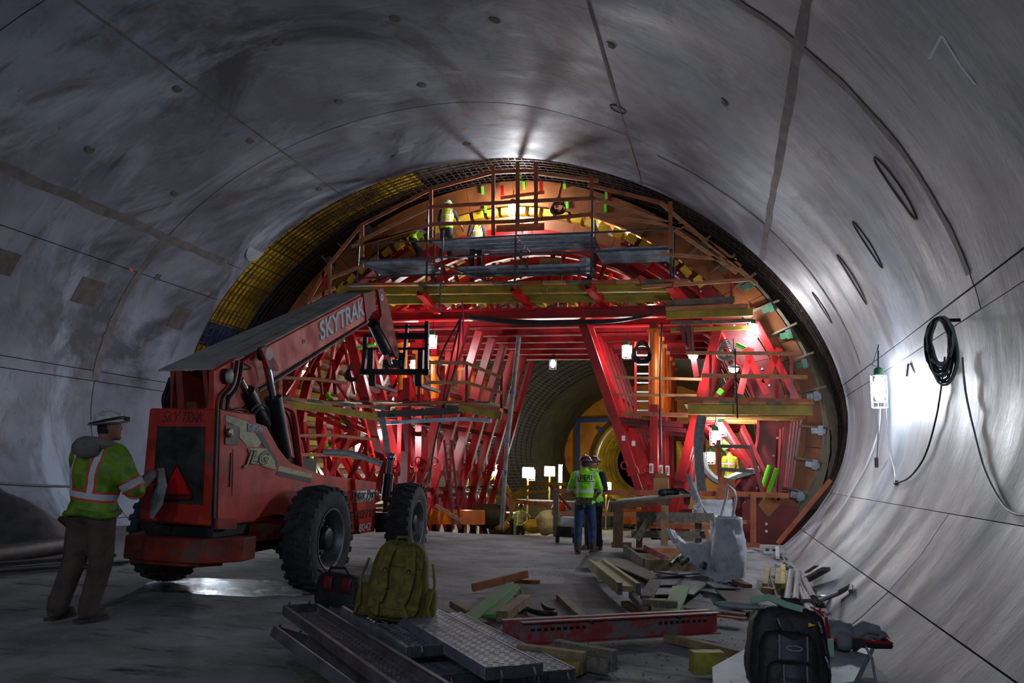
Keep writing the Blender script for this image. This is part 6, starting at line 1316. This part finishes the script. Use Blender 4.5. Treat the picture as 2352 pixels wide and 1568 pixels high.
tag(b.build('rubble', stone, None, fix=False), 'loose stones and dirt gathered along the foot of the right wall', 'rubble', None, 'stuff')
b = MB()
for k in range(420):
    px, py = rr.uniform(1150, 1850), rr.uniform(1300, 1560); p = G(px, py, 0); s = rr.uniform(.004, .012); b.ell(p + V((0, 0, s * .1 - .012)), (s, s, s * .7), None, 5, 3, lambda v: v * rr.uniform(.7, 1.2))
tag(b.build('grit', mat('grit', (128, 126, 124), .9, c2=(96, 94, 92), scale=9), None, fix=False), 'grit and crumbs scattered over the dusty floor', 'grit', None, 'stuff')
for i, (px, py, rz, lb_) in enumerate(((1765, 1270, .3, 'clear plastic bottle on the dirt beyond the white bags'), (1788, 1298, 1.2, 'clear plastic bottle in front of the stub timbers'), (1776, 1322, .8, 'crushed clear bottle among the stub timbers'), (1820, 1368, 1.5, 'clear bottle lying between the grey pipes'), (1890, 1372, .5, 'clear bottle rolled against the right wall'), (1722, 1266, 0., 'small clear bottle near the dirt edge'))):
    q = G(px, py, .04); d = V((math.cos(rz), math.sin(rz), 0)); o = thing('plastic_bottle', lb_, 'bottle', q - V((0, 0, .04))); b = MB(); b.lathe([(0, -.1), (.032, -.1), (.036, -.08), (.033, -.02), (.036, .03), (.03, .07), (.014, .1), (.013, .12)], q, d, 12); b.build('bottle', clearb, o, smooth=True); b = MB(); b.lathe([(.016, .115), (.016, .135), (0, .135)], q, d, 10); b.build('cap', whitem, o)

# ---------------------------------------------------------------- right wall: lamp, cables, coil
q = wall(2019, 893, -.3); cage_lamp(q, 560, 'big caged lamp hanging on the right concrete wall', .09, None, .5, (.86, .92, 1))
hk = wall(2020, 843, -.02); b = MB(); b.tube([hk, hk + V((-.12, -.03, .03)), q + V((.02, 0, .7)), q + V((0, 0, .62))], .008, 5); tag(b.build('wall_hook', bmetal, None), 'wire hook holding the wall lamp', 'hook')
def wcable(pts, r, label, m=blackm, off=.04, name='cable'):
    s = []
    for i in range(len(pts) - 1):
        p0, p1, p2, p3 = [V((*pts[max(0, min(len(pts) - 1, k))], 0)) for k in (i - 1, i, i + 1, i + 2)]
        for k in range(6): t = k / 6; s.append(.5 * ((2 * p1) + (p2 - p0) * t + (2 * p0 - 5 * p1 + 4 * p2 - p3) * t * t + (3 * p1 - p0 - 3 * p2 + p3) * t ** 3))
    s.append(V((*pts[-1], 0))); b = MB(); b.tube([wall(p.x, p.y, -off) for p in s], r, 6); return tag(b.build(name, m, None, smooth=True), label, 'cable')
cc = thing('cable_coil', 'large coil of grey and black cable hung on the right wall', 'cable coil', wall(2190, 840, -.08)); C0 = wall(2192, 735, -.1)
b = MB(); b.cyl(C0 + V((.06, 0, 0)), C0 - V((.12, 0, 0)), .02, 8); b.build('peg', bmetal, cc)
for k in range(13):
    rr = random.Random(k); hh = .78 * rr.uniform(.6, 1.0); wd = .17 * rr.uniform(.75, 1.1); oy = rr.uniform(-.05, .05); b = MB()
    b.tube([C0 + V((-.03 - .004 * k + rr.uniform(-.01, .01) - .1 - math.cos(a) * wd * .55, math.cos(a) * wd * .8 + oy, (math.sin(a) - 1) * hh / 2 + .03)) for a in (2 * math.pi * j / 22 for j in range(22))], .015, 5, closed=True); b.build('loop', mat('coil_grey', (150, 160, 162), .5, c2=(120, 130, 132), scale=10) if k % 3 else blackm, cc, smooth=True)

wcable([(2034, 880), (2037, 960), (2042, 1030), (2055, 1085), (2054, 1110)], .009, 'thin black lead running from the wall lamp down to the wall clip', off=.1)
wcable([(2054, 1110), (2090, 1095), (2125, 1045), (2150, 960), (2163, 880), (2170, 820)], .011, 'black cable swagged from the wall clip up to the cable coil')
wcable([(2020, 905), (2017, 990), (2014, 1050)], .01, 'short lead dangling below the wall lamp', off=.12)
wcable([(2210, 820), (2218, 900), (2237, 990), (2262, 1080), (2298, 1150), (2330, 1178), (2380, 1184)], .012, 'grey cable drooping from the coil along the right wall', MATS['coil_grey'])
wcable([(2172, 840), (2177, 862)], .014, 'short loose end below the cable coil')
q = wall(2013, 1062, -.1); b = MB(); b.cyl(q + V((0, 0, .08)), q - V((0, 0, .08)), .03, 8); tag(b.build('plug', blackm, None), 'black plug at the end of the dangling lead', 'plug')
q = wall(2057, 1108, -.02); b = MB(); b.box(q, (.05, .12, .06)); tag(b.build('wall_clip', galv, None), 'small clip on the wall where the cable turns up', 'clip')
q = wall(2087, 838, -.02); b = MB(); b.cyl(q + V((.0, 0, .02)), q + V((-.03, 0, -.17)), .018, 8); tag(b.build('steel_peg', chrome, None), 'short bright peg standing out of the wall joint beside the lamp', 'peg')
# ---------------------------------------------------------------- left wall foot
b = MB(); A, B = G(-40, 1280, .06), G(176, 1248, .06); b.tube([A.lerp(B, k / 6) + V((0, 0, .01 * (k % 2))) for k in range(7)], .13, 12); tag(b.build('black_pipe', mat('dark_pipe', (40, 38, 40), .6, c2=(60, 56, 56), scale=6), None, smooth=True), 'fat dark pipe lying on the floor along the left wall', 'pipe')
timber((-30, 1302), (260, 1278), .0, .0, .16, .05, mat('wet_board', (62, 54, 50), .6, c2=(84, 74, 68), scale=4), 'wet board lying in front of the fat dark pipe', 'board', 'board')
timber((-30, 1318), (290, 1293), .0, .0, .14, .04, MATS['wet_board'], 'second wet board in front, behind the man in the olive vest', 'board', 'board')
tarp = mat('dusty_tarp', (104, 98, 96), .5, c2=(78, 74, 74), scale=3, bump=.6, bscale=5)
q = G(60, 1250, 0); tp = thing('tarp_heap', 'heap covered with dusty plastic sheeting against the left wall', 'tarpaulin', q)
b = MB(); b.grid(lambda u, v: q + V((-1.7 + 2.4 * u, -.4 + 1.4 * v, max(0, (.95 * math.sin(math.pi * min(1, v * 1.1)) * (1 - u ** 2.2) + .16 * mnoise.noise(V((u * 5, v * 5, 2))) * (1 - u))))), 26, 16); b.build('sheeting', tarp, tp, smooth=True, ang=180, fix=False)
b = MB(); q = G(148, 1240, 0); b.ell(q + V((0, .2, .2)), (.34, .3, .3), None, 16, 10, lambda p: p * (1 + .3 * mnoise.noise(p * 1.8))); tag(b.build('boulder', mat('brown_rock', (128, 82, 50), .9, c2=(82, 58, 44), scale=4, bump=.8), None, smooth=True), 'brown boulder between the plastic sheeting and the man in the olive vest', 'boulder')
b = MB(); b.tube([wall(x, y, -.03) for x, y in ((-20, 1108), (50, 1113), (110, 1116), (180, 1117), (250, 1112), (330, 1105))], .025, 6); tag(b.build('wall_cable', blackm, None, smooth=True), 'dark cable strung low along the left wall', 'cable')
# lamp on the left wall behind the handler: shines on the wall and in the wet floor
q = P(500, 1088, 15.5); o = cage_lamp(q, 420, 'caged lamp standing on the floor hidden behind the telehandler', .09, None, .36, (.8, .88, 1), False)
b = MB(); b.cyl(V((q.x, q.y, q.z - .22)), V((q.x, q.y, .02)), .02, 8); b.box(V((q.x, q.y, .01)), (.3, .3, .03)); b.build('stand', bmetal, o)

# wet muddy patch that mirrors that lamp
wat = mat('muddy_water', (40, 36, 36), .16, c2=(58, 52, 50), scale=3, bump=1., bscale=70, rough2=.3)
c0 = G(512, 1342, 0); b = MB(); nr = 16; na = 40
def pud(u, v):
    a = 2 * math.pi * u; r = v * (1 + .3 * mnoise.noise(V((math.cos(a) * 1.6, math.sin(a) * 1.6, 4)))); x, y = c0.x + math.cos(a) * r * 1.15, c0.y + .05 + math.sin(a) * r * .75
    return V((x, y, fz(x, y) + .012 * (1 - v ** 6) - .004 + .004 * mnoise.noise(V((x * 9, y * 9, 0)))))
b.grid(pud, na, nr, True); tag(b.build('puddle', wat, None, smooth=True, ang=180), 'wet muddy puddle behind the rear wheels of the telehandler', 'puddle')
# ---------------------------------------------------------------- things at the floor edge and on the lower floor
gc = thing('hand_cart', 'dark low hand cart with a white box beside the lettered shirt worker', 'cart', G(1302, 1246, 0)); q = G(1302, 1246, 0)
b = MB(); b.box(q + V((0, .1, .16)), (.42, .5, .08)); b.box(q + V((-.05, .1, .26)), (.3, .36, .14)); b.build('frame', bmetal, gc); b = MB(); b.box(q + V((.03, .15, .42)), (.34, .34, .2)); b.build('white_box', whitem, gc)
for x in (-.18, .18): b = MB(); b.lathe([(0, -.03), (.08, -.03), (.08, .03), (0, .03)], q + V((x, -.1, .08)), (1, 0, 0), 12); b.build('wheel', blackm, gc)
def low(px, py, Y): q = P(px, py, Y); return V((q.x, q.y, -1.8))
def lump(name, label, cat, px, py, Y, r, m, sq=.8):
    q = P(px, py, Y); b = MB(); b.ell(q, (r, r, r * sq), None, 16, 10, lambda p: p * (1 + .22 * mnoise.noise(p * 2 + V((px, 0, 0))))); return tag(b.build(name, m, None, smooth=True), label, cat)
lump('white_sack', 'pale full sack on the lower floor left of the lettered shirt worker', 'sack', 1257, 1200, 25, .36, mat('pale_sack', (196, 178, 110), .7, c2=(160, 146, 92), scale=4, bump=.5), 1.1)
lump('canvas_bundle', 'olive canvas bundle on the lower floor under the red legs', 'bundle', 1122, 1185, 27, .7, lowm, .6)
for i, (px, py, Y, r, c) in enumerate(((1290, 1205, 26, .2, 'orange_vest'), (1283, 1165, 30, .28, 'orange_vest'), (1108, 1090, 40, .6, 'form_beam_bright'), (1500, 1150, 29, .5, 'form_beam_bright'), (1720, 1165, 29, .4, 'orange_vest'), (1690, 1190, 27, .35, 'form_beam_bright'), (1150, 1205, 27, .3, 'form_beam_bright'), (1225, 1208, 27, .35, 'form_beam_bright'))):
    lump('sack', ('orange bag at the cart', 'orange bag behind the barrier brace', 'yellow bundle behind the left legs far back', 'yellow bundle behind the right inner legs', 'orange bag in the lower right bay', 'yellow sack under the right bay barrier', 'yellow sack at the foot of the grey pole', 'yellow sack below the distant neon worker')[i] + ' on the lower floor', 'sack', px, py, Y, r, MATS[c], .7)
for i, (pts, m_) in enumerate((([(1095, 1150), (1130, 1140), (1170, 1146), (1215, 1132), (1260, 1128)], yb), ([(1140, 1120), (1180, 1135), (1230, 1110), (1300, 1112)], yb), ([(1155, 1100), (1170, 1130), (1180, 1160), (1168, 1195)], ybl), ([(1365, 1160), (1395, 1175), (1400, 1150), (1440, 1165)], ybl))):
    b = MB(); b.tube([P(x, y, 30) for x, y in pts], .07, 6); tag(b.build('yellow_hose', m_, None, smooth=True), ('low yellow hose crossing the far floor', 'upper yellow pipe run below the floodlights', 'bright yellow hose hanging left of the distant neon worker', 'bright yellow hose behind the two talking workers')[i], 'hose')
for i, (x1, y1, x2, y2, Y) in enumerate(((1160, 1140, 1180, 1175, 27), (1180, 1150, 1260, 1160, 31))): b = MB(); b.beam(P(x1, y1, Y), P(x2, y2, Y), .16, .05, (0, 1, 0)); tag(b.build('plank', wood, None), ('pale plank leaning beside the distant neon worker', 'pale plank lying across the lower floor')[i], 'plank')
for i, (px, py, Y, w_, h_) in enumerate(((1400, 1085, 50, 3.2, 1.6), (1250, 1165, 44, 4, 1.6), (1150, 1175, 36, 1.6, 1.3))):
    q = low(px, py, Y); o = thing('site_container', ('dark machine box far back right of the talking workers', 'long olive skip across the far floor', 'olive skip behind the left legs')[i], 'container', q); b = MB(); b.box(q + V((0, 0, h_ / 2)), (w_, 1.4, h_)); b.build('body', olive if i else bmetal, o, bevel=.05); b = MB()
    for k in range(6): b.box(q + V((-w_ / 2 + w_ * (k + .5) / 6, -.72, h_ / 2)), (.12, .08, h_))
    b.build('rib', olive if i else bmetal, o)
for i, (x1, x2) in enumerate(((930, 1110), (860, 940), (1420, 1560), (1560, 1740))):
    b = MB(); A, B = P(x1, 1185, 22.5), P(x2, 1188, 22.5); b.beam(A, B, .35, .4); tag(b.build('foot_girder', orange if i % 2 == 0 else redd, None), ('orange', 'dull red', 'bright orange', 'dark red')[i] + ' foot girder under the gantry legs, ' + ('below the left red legs', 'behind the front tyre', 'below the right inner legs', 'below the right outer legs')[i], 'beam')
lbd = thing('fallen_board', 'pale board slanting down behind the front tyre', 'timber', P(1030, 1190, 19.2)); OFF[lbd.name] = V(lbd.location); pb(1000, 1160, 1063, 1198, 19.2, 8).build('board', wood, lbd)
